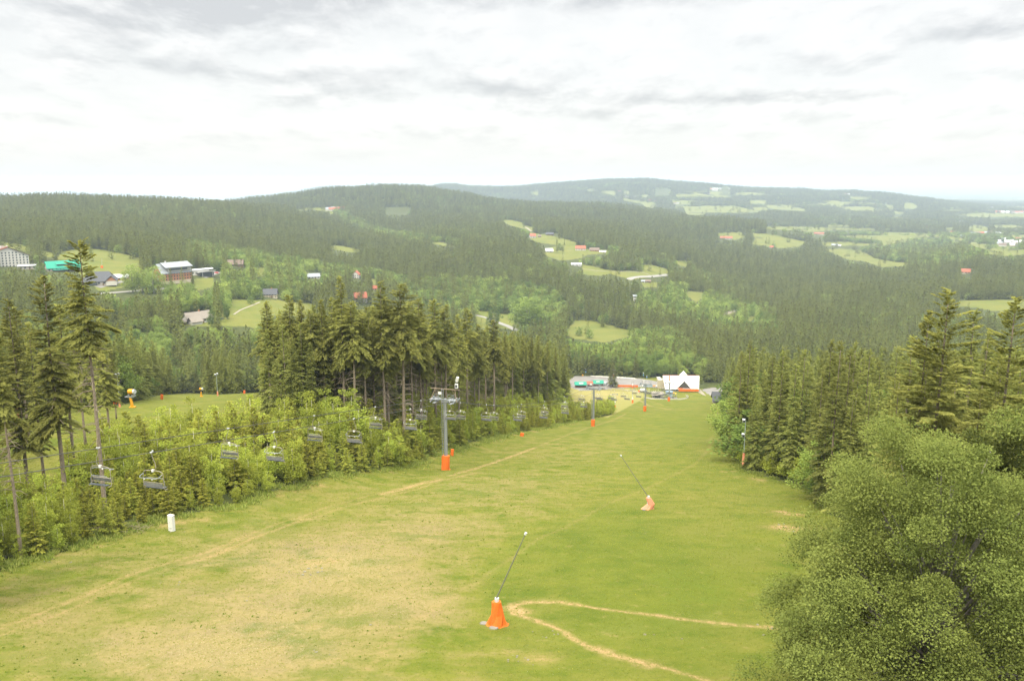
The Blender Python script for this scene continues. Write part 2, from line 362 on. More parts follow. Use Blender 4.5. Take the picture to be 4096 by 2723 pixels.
def track(pts, w, s, scale=1.7363, far=False):
    P = [tuple(gat(x*scale, y*scale)[:2]) for x, y in pts]
    x0, x1 = min(p[0] for p in P)-8, max(p[0] for p in P)+8; y0, y1 = min(p[1] for p in P)-8, max(p[1] for p in P)+8
    k = (X > x0) & (X < x1) & (Y > y0) & (Y < y1)
    wob = np.clip(1+1.7*fbm(X[k]/1.6, Y[k]/1.6, 31, 3), .35, 2)
    d = dist_poly(P, X[k], Y[k]); dirt[k] = np.maximum(dirt[k], s*np.exp(-(d/(w*wob))**2))
TA = [(-20,1452),(150,1390),(330,1312),(480,1270),(560,1237),(640,1205),(760,1165),(900,1130),(970,1110),(1040,1095),(1110,1072),(1180,1050),(1240,1028),(1300,1005),(1360,984),(1420,965),(1440,953)]
track(TA, .32, .42); track([(x+8, y+11*(y/1200)**2) for x, y in TA[:9]], .32, .36)
track([(880,1138),(950,1118),(1020,1104)], .8, .9); track([(1040,1095),(1110,1074),(1180,1050),(1235,1030)], .55, .85)
track([(820,1160),(900,1140),(1000,1112),(1100,1088)], .4, .5); track([(480,1283),(600,1232),(700,1195)], .35, .6)
track([(1240,1430),(1205,1418),(1182,1412),(1176,1402),(1186,1392),(1215,1387),(1250,1386)], .45, .85); track([(1178,1402),(1190,1405),(1200,1412)], .7, .9)
track([(1215,1388),(1290,1386),(1350,1396),(1400,1404),(1450,1410),(1510,1416),(1560,1424),(1630,1432),(1700,1440),(1770,1444),(1860,1452)], .32, .85)
track([(1240,1432),(1268,1440),(1300,1455),(1328,1476),(1360,1490),(1430,1510),(1500,1530),(1580,1552),(1640,1570)], .32, .8)
track([(1360,1492),(1430,1512),(1500,1532)], .5, .8)
track([(820,1575),(900,1480),(1000,1400),(1100,1340),(1240,1240),(1300,1215),(1400,1160),(1500,1120),(1600,1070),(1635,1030),(1640,1005)], .35, .2)
track([(1395,908),(1440,918),(1490,932),(1545,943)], .6, .55); track([(1550,940),(1420,906)], .4, .3)
for x, y, w_, s_ in [(1800,1178,1.0,1),(1825,1184,1.0,1.1),(1802,1214,1.4,1.1),(1826,1216,1.4,1.1),(1740,1102,.8,.7),(1755,1106,.8,.6),(1668,1086,.5,.7),(1945,1262,1,.8),(1690,1085,.4,.5),
        (1885,1121,.7,.8),(720,1293,1.2,.45),(690,1288,.8,.5),(760,1290,.8,.4),(1240,1518,1.3,.45),(1170,1500,.7,.35),(1565,1180,.6,.35),(1140,1440,.8,.6),(420,1203,1.2,.55),(470,1196,1.2,.5),(375,1212,1,.5),
        (185,1248,.6,.5),(230,1257,.5,.5),(105,1277,.8,.8),(740,1118,.8,.5),(905,1088,.7,.5),(1230,993,1,.5),(1180,1000,.8,.4),(640,1140,.8,.4)]:
    track([(x-3, y), (x+4, y+.6)], w_, s_)
fl = lambda a: a.ravel()
idx = np.arange(NR*NA).reshape(NR, NA)
Qg = np.stack([idx[:-1, :-1], idx[:-1, 1:], idx[1:, 1:], idx[1:, :-1]], -1).reshape(-1, 4)
# blanket of far crowns beyond the modelled trees is only colour; the land itself stays bare
gm = bpy.data.materials.new('ground_material'); gm.use_nodes = True; n = NT(gm.node_tree); n.n.clear()
P3 = n('ShaderNodeNewGeometry').outputs['Position']
flat = n('ShaderNodeVectorMath', {0: P3, 1: (1, 1, .3)}, operation='MULTIPLY').outputs[0]
n1 = n.noise(flat, .035, 5, .6); n2 = n.noise(flat, .22, 6, .65); n3 = n.noise(flat, 1.7, 6, .7); n4 = n.noise(flat, 9.0, 3, .7)
str_ = n('ShaderNodeVectorMath', {0: flat, 1: (.8, 1.0, 1)}, operation='MULTIPLY').outputs[0]
n5 = n.noise(str_, .35, 6, .68)
grass = n.mix(n.ramp(n2, [(.32, 0.0), (.68, 1.0)]), (0.060, 0.094, 0.010), (0.108, 0.132, 0.019))
grass = n.mix(n.math('MULTIPLY', n.ramp(n5, [(.36, 0.0), (.66, .85)]), n.ramp(n.math('ADD', n.attr('dry'), .6), [(.0, .15), (.55, .8), (.9, 1.0)])), grass, (0.156, 0.156, 0.036))
grass = n.mix(n.ramp(n3, [(.56, 0.0), (.70, .45)]), grass, (0.040, 0.072, 0.008))
dryc = n.mix(n.ramp(n3, [(.3, 0.0), (.7, 1.0)]), (0.164, 0.144, 0.050), (0.240, 0.196, 0.084))
dryc = n.mix(n.ramp(n4, [(.52, 0.0), (.66, .55)]), dryc, (0.104, 0.104, 0.028))
dryc = n.mix(n.ramp(n2, [(.46, 0.0), (.66, .75)]), dryc, (.150, .122, .070))
dryc = n.mix(.35, dryc, (.19, .17, .10))
dd = n.attr('dry')
d1 = n.math('ADD', dd, n.math('MULTIPLY', n.math('SUBTRACT', n5, .5), 2.2))
d1 = n.math('ADD', d1, n.math('MULTIPLY', n.math('SUBTRACT', n3, .5), .9))
dryf = n.ramp(d1, [(.15, 0.0), (1.05, .95)])
slc = n.mix(dryf, grass, dryc)
slc = n.mix(n.ramp(n.noise(flat, .11, 6, .7), [(.54, 0.0), (.64, .6)]), slc, (.060, .105, .012))
slc = n.mix(n.ramp(n.noise(flat, .055, 7, .72), [(.52, 0.0), (.68, .5)]), slc, (.165, .150, .045))
slc = n.mix(n.ramp(n.noise(flat, .75, 5, .75), [(.58, 0.0), (.70, .45)]), slc, (.225, .19, .085))
slc = n.mix(n.ramp(n.math('ADD', n.math('MULTIPLY', dd, .14), n4), [(.745, 0.0), (.80, .6)]), slc, (0.400, 0.360, 0.264))      # stones in the thin turf
slc = n.mix(n.math('MULTIPLY', n.attr('pale'), .6), slc, (0.232, 0.228, 0.088))
meadow = n.mix(n.ramp(n1, [(.3, 0.0), (.7, 1.0)]), (0.084, 0.116, 0.024), (0.132, 0.144, 0.036))
meadow = n.mix(n.ramp(n2, [(.45, 0.0), (.8, .5)]), meadow, (0.152, 0.140, 0.048))
floor_ = n.mix(n.ramp(n2, [(.35, 0.0), (.65, 1.0)]), (.030, .042, .014), (.07, .085, .028))
c0 = n.mix(n.attr('meadow'), floor_, meadow)
c0 = n.mix(n.attr('slope'), c0, slc)
df = n.math('MULTIPLY', n.attr('dirt'), n.ramp(n.math('ADD', n3, n.math('MULTIPLY', n4, .4)), [(.50, .0), (.80, 1.2)]), clamp=True)
dirtc = n.mix(n.ramp(n4, [(.3, 0.0), (.7, 1.0)]), (.225, .145, .075), (.36, .275, .155))
c0 = n.mix(df, c0, dirtc)
c0 = n.mix(1.0, c0, (1.04, .965, .84), 'MULTIPLY')
bsd = n('ShaderNodeBsdfPrincipled', {'Base Color': c0, 'Roughness': .95, 'Specular IOR Level': .08})
bp = n('ShaderNodeBump', {'Height': n.math('ADD', n.math('MULTIPLY', n3, .6), n.math('MULTIPLY', n4, .25)), 'Strength': .55, 'Distance': .35})
n.l.new(bp.outputs[0], bsd.inputs['Normal'])
n('ShaderNodeOutputMaterial', {0: bsd.outputs[0]})
ground = link('ground', me_np('ground', np.stack([fl(X), fl(Y), fl(Z)], -1), Qg[:, ::-1], gm, smooth=True,
              attrs=dict(slope=fl(slope_m), meadow=fl(m_), dry=fl(dry), dirt=fl(dirt), pale=fl(pale))))
tag(ground, kind='structure')
# ------------------------------------------------------------------ vegetation
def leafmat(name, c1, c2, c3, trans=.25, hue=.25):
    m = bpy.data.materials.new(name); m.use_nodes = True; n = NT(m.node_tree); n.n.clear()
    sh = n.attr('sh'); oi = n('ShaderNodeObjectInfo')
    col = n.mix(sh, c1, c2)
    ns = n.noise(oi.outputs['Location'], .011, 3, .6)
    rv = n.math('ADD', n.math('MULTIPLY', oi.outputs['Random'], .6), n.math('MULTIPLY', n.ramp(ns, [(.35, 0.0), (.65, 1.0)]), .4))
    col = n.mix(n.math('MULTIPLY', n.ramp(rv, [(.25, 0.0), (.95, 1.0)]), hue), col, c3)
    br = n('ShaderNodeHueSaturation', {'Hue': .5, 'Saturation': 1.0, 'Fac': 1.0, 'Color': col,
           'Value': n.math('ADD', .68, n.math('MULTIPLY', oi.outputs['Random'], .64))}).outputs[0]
    d = n('ShaderNodeBsdfDiffuse', {'Color': br}); t = n('ShaderNodeBsdfTranslucent', {'Color': br})
    mx = n('ShaderNodeMixShader', {0: trans, 1: d.outputs[0], 2: t.outputs[0]})
    n('ShaderNodeOutputMaterial', {0: mx.outputs[0]}); return m
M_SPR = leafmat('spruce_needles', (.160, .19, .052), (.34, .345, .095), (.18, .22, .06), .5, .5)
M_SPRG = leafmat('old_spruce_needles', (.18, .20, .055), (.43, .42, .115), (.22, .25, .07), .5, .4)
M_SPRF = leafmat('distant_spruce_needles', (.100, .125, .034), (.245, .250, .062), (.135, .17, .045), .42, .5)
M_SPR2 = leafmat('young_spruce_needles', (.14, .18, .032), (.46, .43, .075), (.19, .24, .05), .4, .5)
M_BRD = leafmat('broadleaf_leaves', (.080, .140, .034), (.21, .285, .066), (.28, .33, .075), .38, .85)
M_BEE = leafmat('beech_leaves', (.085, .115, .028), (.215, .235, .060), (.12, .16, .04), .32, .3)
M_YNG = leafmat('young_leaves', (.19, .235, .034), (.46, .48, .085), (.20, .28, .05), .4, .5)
M_BARK = mat('bark', (.20, .165, .12), .95, var=.35, scale=6, bump=.4)
M_BARKG = mat('beech_bark', (.22, .20, .17), .9, var=.25, scale=5)
M_BIRCH = mat('birch_bark', (.48, .45, .36), .9, var=.25, scale=5)

def leaf_quads(Cn, A_, B_, L, Wd):
    L = np.broadcast_to(L, len(Cn))[:, None]; Wd = np.broadcast_to(Wd, len(Cn))[:, None]
    V = np.stack([Cn, Cn+A_*L*.45+B_*Wd*.5, Cn+A_*L, Cn+A_*L*.45-B_*Wd*.5], 1).reshape(-1, 3)
    return V
def nrm(v): return v/(np.linalg.norm(v, axis=-1, keepdims=True)+1e-9)
def trunk_mesh(name, H, r0, r1, m, g, dead=0, z0=0, z1=0, limbs=None, seg=9, n=7, lean=0.0, dead_len=2.2):
    b = MB(); pts = []; rr = []
    for i in range(seg+1):
        t = i/seg; pts.append((lean*t*t*H+.12*math.sin(t*7+g.random()*.6)*r0*2, .1*math.sin(t*5)*r0*2, t*H-.6*(i == 0))); rr.append(r0*(1-t)+r1*t+.25*r0*(i == 0))
    b.tube(pts, rr, n)
    for k in range(dead):
        z = z0+(z1-z0)*g.random(); a = g.random()*2*math.pi; L = dead_len*(.35+.65*g.random()); e = np.array([math.cos(a), math.sin(a), 0])
        p = np.array([lean*(z/H)**2*H, 0, z]); dr = -.15-.5*g.random()
        b.tube([p, p+e*L*.5+(0, 0, .02*L), p+e*L+(0, 0, dr*L*.6)], [.045, .03, .012], 3, False)
    for (p0, p1, ra, rb) in (limbs or []):
        p0 = np.array(p0, float); p1 = np.array(p1, float); mid = (p0+p1)/2+np.array([0, 0, .12*np.linalg.norm(p1-p0)])*(1 if p1[2] < p0[2]+3 else -.5)
        b.tube([p0, mid, p1], [ra, (ra+rb)/2, rb], 5, False)
    mm = bpy.data.meshes.new(name); mm.from_pydata(b.v, [], b.f); mm.materials.append(m); mm.update()
    mm.polygons.foreach_set('use_smooth', np.ones(len(mm.polygons), bool)); return mm
def spruce_crown(name, H, base, R, nwh, nbr, nsp, slen, swid, g, m, droop=.5, ragged=.25, top=.03, full=0.8):
    """whorls of drooping boughs, each hung with sprays"""
    nb = int(nwh*nbr); u = (np.arange(nb)+g.random(nb))/nb; u = u**1.08
    az = g.random(nb)*2*np.pi; sect = 1+ragged*np.sin(az*2+u*9+g.random()*6)+ragged*.8*np.sin(az*3-u*17+1)
    prof = (1-u)**full*(1-.35*np.exp(-((u)/.10)))+top
    L = R*prof*sect*(.72+.45*g.random(nb)); L = np.maximum(L, .25)
    z0 = base+(H-base)*u
    k1 = .05+.75*u; k2 = droop*(1.05-.75*u)*(.7+.6*g.random(nb))
    rep = nsp if np.isscalar(nsp) else None
    cnt = np.maximum(3, (nsp*(L/R)**.8)).astype(int); bi = np.repeat(np.arange(nb), cnt); N = len(bi)
    s = g.random(N)**.62*.95+.05
    e = np.stack([np.cos(az), np.sin(az), np.zeros(nb)], -1)[bi]; l = np.stack([-np.sin(az), np.cos(az), np.zeros(nb)], -1)[bi]
    Lb = L[bi]; pz = z0[bi]+Lb*(k1[bi]*s-k2[bi]*s*s)+Lb*.12*np.clip(s-.8, 0, 1)*2
    side = np.where(g.random(N) < .5, -1., 1.)
    lat = side*Lb*(.04+.20*(1-s))*g.random(N)
    Cn = e*(Lb*s)[:, None]+l*lat[:, None]; Cn[:, 2] += pz-.10*np.abs(lat)
    dwn = np.zeros((N, 3)); dwn[:, 2] = -(.15+droop*g.random(N)*1.3)*(1-.75*u[bi])+.5*u[bi]**2
    A_ = nrm(e*(.35+.75*s)[:, None]+l*(side*(.95-.6*s)*(.5+g.random(N)))[:, None]+dwn)
    nrm_ = nrm(np.stack([g.normal(0, .45, N), g.normal(0, .45, N), np.ones(N)], -1)); B_ = nrm(np.cross(A_, nrm_))
    sl = slen*(.6+.7*g.random(N))*(1-.35*u[bi]); V = leaf_quads(Cn, A_, B_, sl, swid*(.7+.6*g.random(N))*(1-.3*u[bi]))
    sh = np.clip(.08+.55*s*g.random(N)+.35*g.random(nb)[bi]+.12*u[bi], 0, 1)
    # leader
    nt = 14; th = g.random(nt)*2*np.pi; zt = H-(H-base)*.06*g.random(nt)
    Ct = np.stack([np.zeros(nt), np.zeros(nt), zt], -1); At = nrm(np.stack([np.cos(th)*.45, np.sin(th)*.45, np.ones(nt)], -1)); Bt = nrm(np.cross(At, [1., .2, 0]))
    V = np.concatenate([V, leaf_quads(Ct, At, Bt, slen*.9, swid*.8)]); sh = np.concatenate([sh, np.full(nt, .7)])
    return me_np(name, V, np.arange(len(V)).reshape(-1, 4), m, attrs=dict(sh=np.repeat(sh, 4)))
def broad_crown(name, H, base, R, ncl, nlf, size, rc, g, m, shell=.55, droop=.15, flat=.75, lump=.22, wide=.5, centers=False, cone=0.0):
    k = np.arange(ncl)+.5; ph = np.arccos(1-2*k/ncl); th = np.pi*(1+5**.5)*k+g.random(ncl)*.8
    d = np.stack([np.cos(th)*np.sin(ph), np.sin(th)*np.sin(ph), np.cos(ph)], -1)
    rad = (shell+(1-shell)*g.random(ncl)**.5)*(1+lump*np.sin(3*th+2*ph)+lump*np.sin(5*th-4*ph+2)*.8)
    hz = (H-base)/2; zc_ = base+hz*(.72+.5*wide*.3)
    up = np.where(d[:, 2] > 0, H-zc_, zc_-base)
    Cc = np.stack([d[:, 0]*rad*R, d[:, 1]*rad*R, zc_+d[:, 2]*rad*up], -1)
    Cc[:, :2] *= (1+cone*.35-cone*np.clip((Cc[:, 2]-base)/(H-base), 0, 1))[:, None]
    rcl = rc*(.65+.7*g.random(ncl))
    N = ncl*nlf; bi = np.repeat(np.arange(ncl), nlf)
    q = nrm(g.normal(0, 1, (N, 3))); rr = g.random(N)**.45
    off = q*(rr*rcl[bi])[:, None]; off[:, 2] *= flat
    rad2 = np.hypot(off[:, 0], off[:, 1]); off[:, 2] -= droop*rad2*1.2
    Cn = Cc[bi]+off
    A_ = nrm(q*.7+g.normal(0, .6, (N, 3))+np.array([0, 0, -droop])+d[bi]*.35)
    nn = nrm(np.stack([g.normal(0, .6, N), g.normal(0, .6, N), .6+np.abs(g.normal(0, .6, N))], -1)); B_ = nrm(np.cross(A_, nn))
    V = leaf_quads(Cn, A_, B_, size*(.6+.8*g.random(N)), size*.75*(.6+.8*g.random(N)))
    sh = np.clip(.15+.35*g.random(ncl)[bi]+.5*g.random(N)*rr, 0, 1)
    me = me_np(name, V, np.arange(len(V)).reshape(-1, 4), m, attrs=dict(sh=np.repeat(sh, 4)))
    return (me, Cc) if centers else me
G_ = np.random.default_rng(11)
# --- library meshes (height about 20 m for woods trees, 5 m for the young ones)
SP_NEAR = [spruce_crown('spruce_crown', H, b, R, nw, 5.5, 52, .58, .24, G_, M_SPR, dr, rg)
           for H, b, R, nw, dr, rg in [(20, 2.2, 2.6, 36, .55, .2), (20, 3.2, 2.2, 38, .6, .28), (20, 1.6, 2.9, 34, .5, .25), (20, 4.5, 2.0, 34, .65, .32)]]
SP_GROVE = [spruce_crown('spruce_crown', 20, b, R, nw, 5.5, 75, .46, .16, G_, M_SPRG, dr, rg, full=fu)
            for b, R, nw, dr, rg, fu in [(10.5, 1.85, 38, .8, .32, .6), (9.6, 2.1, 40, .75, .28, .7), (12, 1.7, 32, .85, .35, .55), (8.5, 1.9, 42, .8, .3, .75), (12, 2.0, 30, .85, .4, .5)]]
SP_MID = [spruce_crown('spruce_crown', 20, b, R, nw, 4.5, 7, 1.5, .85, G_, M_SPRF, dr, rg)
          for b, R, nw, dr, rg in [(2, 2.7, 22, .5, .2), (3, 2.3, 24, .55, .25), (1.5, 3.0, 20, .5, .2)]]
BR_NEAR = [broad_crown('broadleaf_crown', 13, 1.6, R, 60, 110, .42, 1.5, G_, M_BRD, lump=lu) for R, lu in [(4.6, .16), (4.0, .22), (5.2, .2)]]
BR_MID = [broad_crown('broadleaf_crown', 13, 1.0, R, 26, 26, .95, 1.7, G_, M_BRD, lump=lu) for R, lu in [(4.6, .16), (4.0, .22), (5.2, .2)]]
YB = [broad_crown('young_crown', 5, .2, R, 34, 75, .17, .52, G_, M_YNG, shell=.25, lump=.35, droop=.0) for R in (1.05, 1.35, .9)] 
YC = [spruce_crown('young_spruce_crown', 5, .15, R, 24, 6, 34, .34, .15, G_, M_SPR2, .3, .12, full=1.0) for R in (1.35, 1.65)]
TR_SP = [trunk_mesh('trunk', 19.4, .20, .03, M_BARK, G_, dead=14, z0=1, z1=5, dead_len=1.5)]
TR_GR = [trunk_mesh('trunk', 19.5, .235, .03, M_BARK, G_, dead=70, z0=2.5, z1=b+1.5, lean=ln, dead_len=2.0) for b, ln in [(11, .004), (10, -.006), (12.5, .003), (9, 0), (13, .008)]]
TR_BR = [trunk_mesh('trunk', 11, .25, .04, M_BARKG, G_, limbs=[((0, 0, 2+k*.6), (3*math.cos(k*2.4), 3*math.sin(k*2.4), 5.5+k*.6), .11, .03) for k in range(8)])]
TR_YB = [trunk_mesh('stem', 4.6, .055, .012, M_BIRCH, G_, seg=5, n=5)]
TR_YC = [trunk_mesh('stem', 4.8, .07, .012, M_BARK, G_, seg=4, n=5)]

def tree(kind, crown, trunk, loc, s, rz, label, cat, group, sxy=1.0):
    o = thing(kind, label, cat, loc, rz, group); o.scale = (s*sxy, s*sxy, s)
    c = link('crown', crown, o); t = link('trunk' if kind not in ('young_spruce', 'leafy_sapling') else 'stem', trunk, o); KIDS[o] = [c, t]; return o

# --- where trees stand
def spacing(r): return np.interp(r, [0, 300, 700, 1300, 2200, 4000, 8000, 12000], [4.0, 4.6, 5.8, 7.0, 9.0, 13, 24, 34])
cand = []
r = 58.0
AZL, AZR = math.radians(-36), math.radians(35)
while r < 11500:
    s_ = float(spacing(r)); na = int((AZR-AZL)*r/s_)
    a = AZL+(np.arange(na)+rng.random(na)*.95)*(AZR-AZL)/na; rr = r+(rng.random(na)-.5)*s_*.95
    cand.append(np.stack([rr*np.sin(a), rr*np.cos(a), np.full(na, s_)], -1)); r += s_
cand = np.concatenate(cand); TX, TY, TS = cand.T; TZ_ = zg(TX, TY); TR = np.hypot(TX, TY); TA_ = np.arctan2(TX, TY)
px, py = proj(TX, TY, TZ_)
pb = np.full(len(TX), .035); 
for p_ in BROAD: pb[inpoly(px, py, p_)] = .72
pb += np.clip(fbm(TX/260, TY/260, 77, 3)*1.1-.06, 0, .5)*(TR > 500)
isB = rng.random(len(TX)) < pb
HH = np.where(isB, 8+6*rng.random(len(TX)), 12+12*rng.random(len(TX))+2*fbm(TX/90, TY/90, 4, 2)*4)
HH = np.where(TR > 3000, HH*.9+1, HH)
keep0 = ~((TR > 2600) & (px > 2700) & (py < 980) & (fbm(TX/420+9, TY/300, 91, 4) > .10)) 
keep = keep0 & (px > -350) & (px < 4450)
for p_ in CLEAR: keep &= ~(inpoly(px, py, p_) & (TR < 800))
lone = rng.random(len(TX))
for f in (0.0, .33, .66, .98):
    qx, qy = proj(TX, TY, TZ_+HH*f)
    far = TR > 560
    for p_ in MEADOWS: keep &= ~(far & inpoly(qx, qy, p_) & (lone > .012+.01*(TR > 2500)))
BUILD_BOX = []   # (x0,y0,x1,y1,r) photo boxes kept clear of trees nearer than the building
BOX = [(0,985,150,1068,1010),(170,1020,320,1085,1010),(350,1065,505,1150,900),(612,1022,770,1118,960),(745,1058,885,1105,1000),(915,1040,990,1062,1100),
       (728,1222,850,1292,690),(1045,1140,1115,1196,860),(1222,1078,1290,1108,1150),(1405,1078,1445,1115,1150),(1395,1160,1485,1215,900),
       (2110,926,2150,952,1900),(2175,922,2235,940,2000),(2178,985,2216,1010,1650),(2292,978,2345,1006,1700),(2355,985,2430,1015,1650),(2270,1048,2332,1066,1350),
       (2862,940,2960,958,2300),(3318,965,3375,985,2500),(3845,1075,3885,1100,1700),(2525,1186,2550,1206,1100),(2560,1118,2640,1132,1250),
       (1540,828,1640,850,3300),(2840,748,2920,776,6800),(455,1160,660,1182,900),(2620,755,2680,775,6500),(3250,925,3300,940,3500),(3990,950,4085,978,3200),(3700,905,3730,918,3600)]
for x0, y0, x1, y1, rb in BOX:
    for f in (.05, .5, .98):
        qx, qy = proj(TX, TY, TZ_+HH*f)
        rad_px = 2.3*F/np.maximum(TR, 1)*.6
        keep &= ~((qx > x0-rad_px) & (qx < x1+rad_px) & (qy > y0) & (qy < y1+6) & (TR < rb+40))
# drop trees that stand wholly behind a ridge
abins = np.linspace(AZL, AZR, 161); rb_ = np.geomspace(60, 12000, 260)
AB, RB = np.meshgrid((abins[1:]+abins[:-1])/2, rb_, indexing='ij')
TE = (zg(RB*np.sin(AB), RB*np.cos(AB))+8)/RB; TE[:, rb_ < 300] = -9; HM = np.maximum.accumulate(TE, 1)
ia = np.clip(((TA_-AZL)/(AZR-AZL)*160).astype(int), 0, 159); ir = np.clip(np.searchsorted(rb_, TR*.97)-1, 0, 259)
keep &= (TZ_+HH)/TR > HM[ia, ir]-.0035
TX, TY, TZ_, TR, HH, isB, TS, px, py = [q[keep] for q in (TX, TY, TZ_, TR, HH, isB, TS, px, py)]
print('trees', len(TX), 'within 600', (TR < 600).sum())

# --- single trees the picture shows one by one
def plant(kind, crowns, trunks, base_h, label, cat, group, px_, top_py, r, rz=None, sxy=1.0, i=0, name=None, dz=0.0):
    p = at(px_, top_py, r); g0 = float(zg(p[0], p[1]))+dz; H = p[2]-g0
    return tree(kind, crowns[i % len(crowns)], trunks[i % len(trunks)], (p[0], p[1], g0-.1), H/base_h, random.random()*6.28 if rz is None else rz, label, cat, group, sxy)
g2 = np.random.default_rng(5)
# broad beech low at the near edge
bee, cc = broad_crown('beech_crown', 17.3, .3, 8.5, 430, 1050, .106, 1.3, g2, M_BEE, shell=.32, droop=.30, flat=.58, lump=.10, centers=True, cone=.4)
ctr = trunk_mesh('trunk', 14, .45, .06, M_BARKG, g2, limbs=[((0, 0, min(12.5, max(1.5, c[2]*.6-.5))), c*np.array([.74, .74, .92]), .10+.05*random.random(), .02) for c in cc[::2]])
P_ = at(3765, 2250, 44.5); gz = float(zg(P_[0], P_[1]))
o = thing('beech_tree', 'huge wide spreading beech filling the near corner beside the grass slope', 'tree', (P_[0], P_[1], gz)); KIDS[o] = [link('crown', bee, o), link('trunk', ctr, o)]
b2 = broad_crown('beech_crown', 15, .8, 4.0, 120, 500, .19, 1.2, g2, M_BEE, shell=.35, droop=.2, flat=.6)
P_ = at(4120, 1590, 62); gz = float(zg(P_[0], P_[1]))
o = thing('maple_tree', 'fresh green broadleaf tree at the picture edge behind the huge beech', 'tree', (P_[0], P_[1], gz-.5)); o.scale = ((P_[2]-gz)/15,)*3
KIDS[o] = [link('crown', b2, o), link('trunk', trunk_mesh('trunk', 9, .25, .06, M_BARKG, g2), o)]
P_ = at(3200, 1745, 100); gz = float(zg(P_[0], P_[1]))
# tall spruces over the beech
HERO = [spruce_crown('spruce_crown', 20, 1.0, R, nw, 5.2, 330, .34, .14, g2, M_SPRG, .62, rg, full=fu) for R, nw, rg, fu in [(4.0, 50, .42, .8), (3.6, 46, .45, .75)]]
for i, (x, t, r, k, s_, lb) in enumerate([(3795, 1158, 78, 0, 1.0, 'tallest spruce behind the huge beech, with a broad shaggy crown'),
        (3715, 1245, 80, 1, .85, 'slightly lower spruce leaning against the tallest spruce behind the beech'),
        (4062, 1192, 72, 1, 1.0, 'sparse brown-tipped spruce at the picture edge above the maple'),
        (3925, 1560, 74, 0, .8, 'short bushy spruce between the two tall spruces above the beech'),
        (3600, 1500, 84, 1, .9, 'low spruce on the slope side of the tallest spruce'),
        (4010, 1420, 84, 0, .9, 'middle-height spruce filling the gap between the two tall spruces')]):
    plant('spruce_tree', HERO, TR_SP, 20, lb, 'tree', 'tall spruces behind the beech', x, t, r, sxy=s_, i=k)
# tall bare-stemmed spruces at the near left
HL = [spruce_crown('spruce_crown', 20, b, R, nw, 5, 170, .38, .14, g2, M_SPRG, .6, .45, full=fu) for b, R, nw, fu in [(12.5, 1.5, 24, .35), (7.5, 1.7, 34, .5), (5.5, 1.8, 38, .55), (9, 1.6, 32, .4)]]
TRL = [trunk_mesh('trunk', 19.5, .21, .03, M_BARK, g2, dead=50, z0=6, z1=13, lean=ln, dead_len=1.8) for ln in (.0, .006, -.004, .003)]
for i, (x, t, r, k, s_, lb) in enumerate([
        (318, 968, 104, 0, 1.0, 'very tall spruce with a long bare pale trunk and a tufted top'),
        (168, 1105, 112, 1, 1.25, 'bushy yellow-tipped spruce next to the very tall bare-trunked spruce'),
        (30, 1195, 118, 2, 1.2, 'spruce cut by the picture edge over the lamp post with leaning mast'),
        (110, 1290, 128, 2, 1.1, 'lower spruce between the edge spruce and the yellow-tipped bushy spruce'),
        (235, 1220, 122, 3, 1.15, 'thin spruce with patchy crown just beside the long bare trunk'),
        (395, 1270, 160, 2, 1.2, 'dark spruce with drooping boughs above the first yellow snow cannon'),
        (-20, 1330, 92, 0, 1.0, 'leaning bare spruce stem entering at the picture edge'),
        (350, 1345, 185, 2, 1.2, 'dense dark spruce at the back of the leftmost spruces'),
        (285, 1180, 150, 1, 1.0, 'narrow spruce half hidden behind the very tall bare trunk'),
        (60, 1230, 165, 3, 1.3, 'spruce behind the edge spruce at the far side of the ski run'),
        (440, 1390, 200, 2, 1.2, 'shortest dark spruce beside the lamp post and yellow cannon')]):
    plant('spruce_tree', HL, TRL, 20, lb, 'tree', 'tall spruces beside the second ski run', x, t, r, sxy=s_*.82, i=k)
for k in range(30):   # dense stand across the second run
    x = -70+k*17.5+random.uniform(-8, 8); t = float(np.interp(x, [-70, 120, 300, 470], [1230, 1230, 1300, 1390]))+random.uniform(0, 130)
    plant('spruce_tree', SP_NEAR, TR_SP, 20, ('tall' if t < 1300 else 'lower')+' dark spruce in the dense stand across the second run, '+('at the picture edge' if x < 100 else 'behind the bare trunks' if x < 320 else 'by the lamp post'), 'tree', 'spruces of the stand across the second run', x, t, random.uniform(228, 285)+(x > 330)*60, sxy=1.05, i=k)
# the grove between the two runs
GT = [(1063,1208),(1110,1300),(1154,1182),(1202,1204),(1237,1240),(1284,1200),(1325,1190),(1360,1109),(1406,1208),(1450,1250),(1488,1270),(1523,1126),(1540,1190),(1605,1139),
      (1640,1210),(1675,1195),(1736,1200),(1779,1222),(1831,1260),(1866,1235),(1914,1300),(1975,1282),(2020,1330),(2050,1328),(2095,1346),(2125,1350),(2155,1355),(2190,1372),(2222,1392)]
grove_r = lambda x: float(np.interp(x, [1050, 1400, 1600, 1750, 1860, 1975, 2100, 2260], [172, 160, 166, 186, 204, 230, 265, 310]))
ORD = 'first second third fourth fifth sixth seventh eighth ninth tenth eleventh twelfth thirteenth fourteenth fifteenth sixteenth seventeenth eighteenth nineteenth twentieth twenty-first twenty-second twenty-third twenty-fourth twenty-fifth twenty-sixth twenty-seventh twenty-eighth twenty-ninth'.split()
gl = 'tall spruce with bare brown lower trunk in the grove between the ski runs'
for i, (x, t) in enumerate(GT):
    lb = {7: 'tallest spruce of the grove, its tip highest above the red-roofed house', 28: 'last spruce of the grove, next to the car park',
          0: 'first spruce of the grove beside the second ski run', 8: 'grove spruce with the thick reddish trunk reaching lowest among chairs'}.get(i, ORD[i]+' spruce in the front row of the grove, counted from the second ski run')
    plant('spruce_tree', SP_GROVE, TR_GR, 20, lb, 'tree', 'spruces of the grove', x, t, grove_r(x)+random.uniform(-3, 6), sxy=random.uniform(.9, 1.15)*(1 if i < 22 else .72), i=i+random.randrange(2))
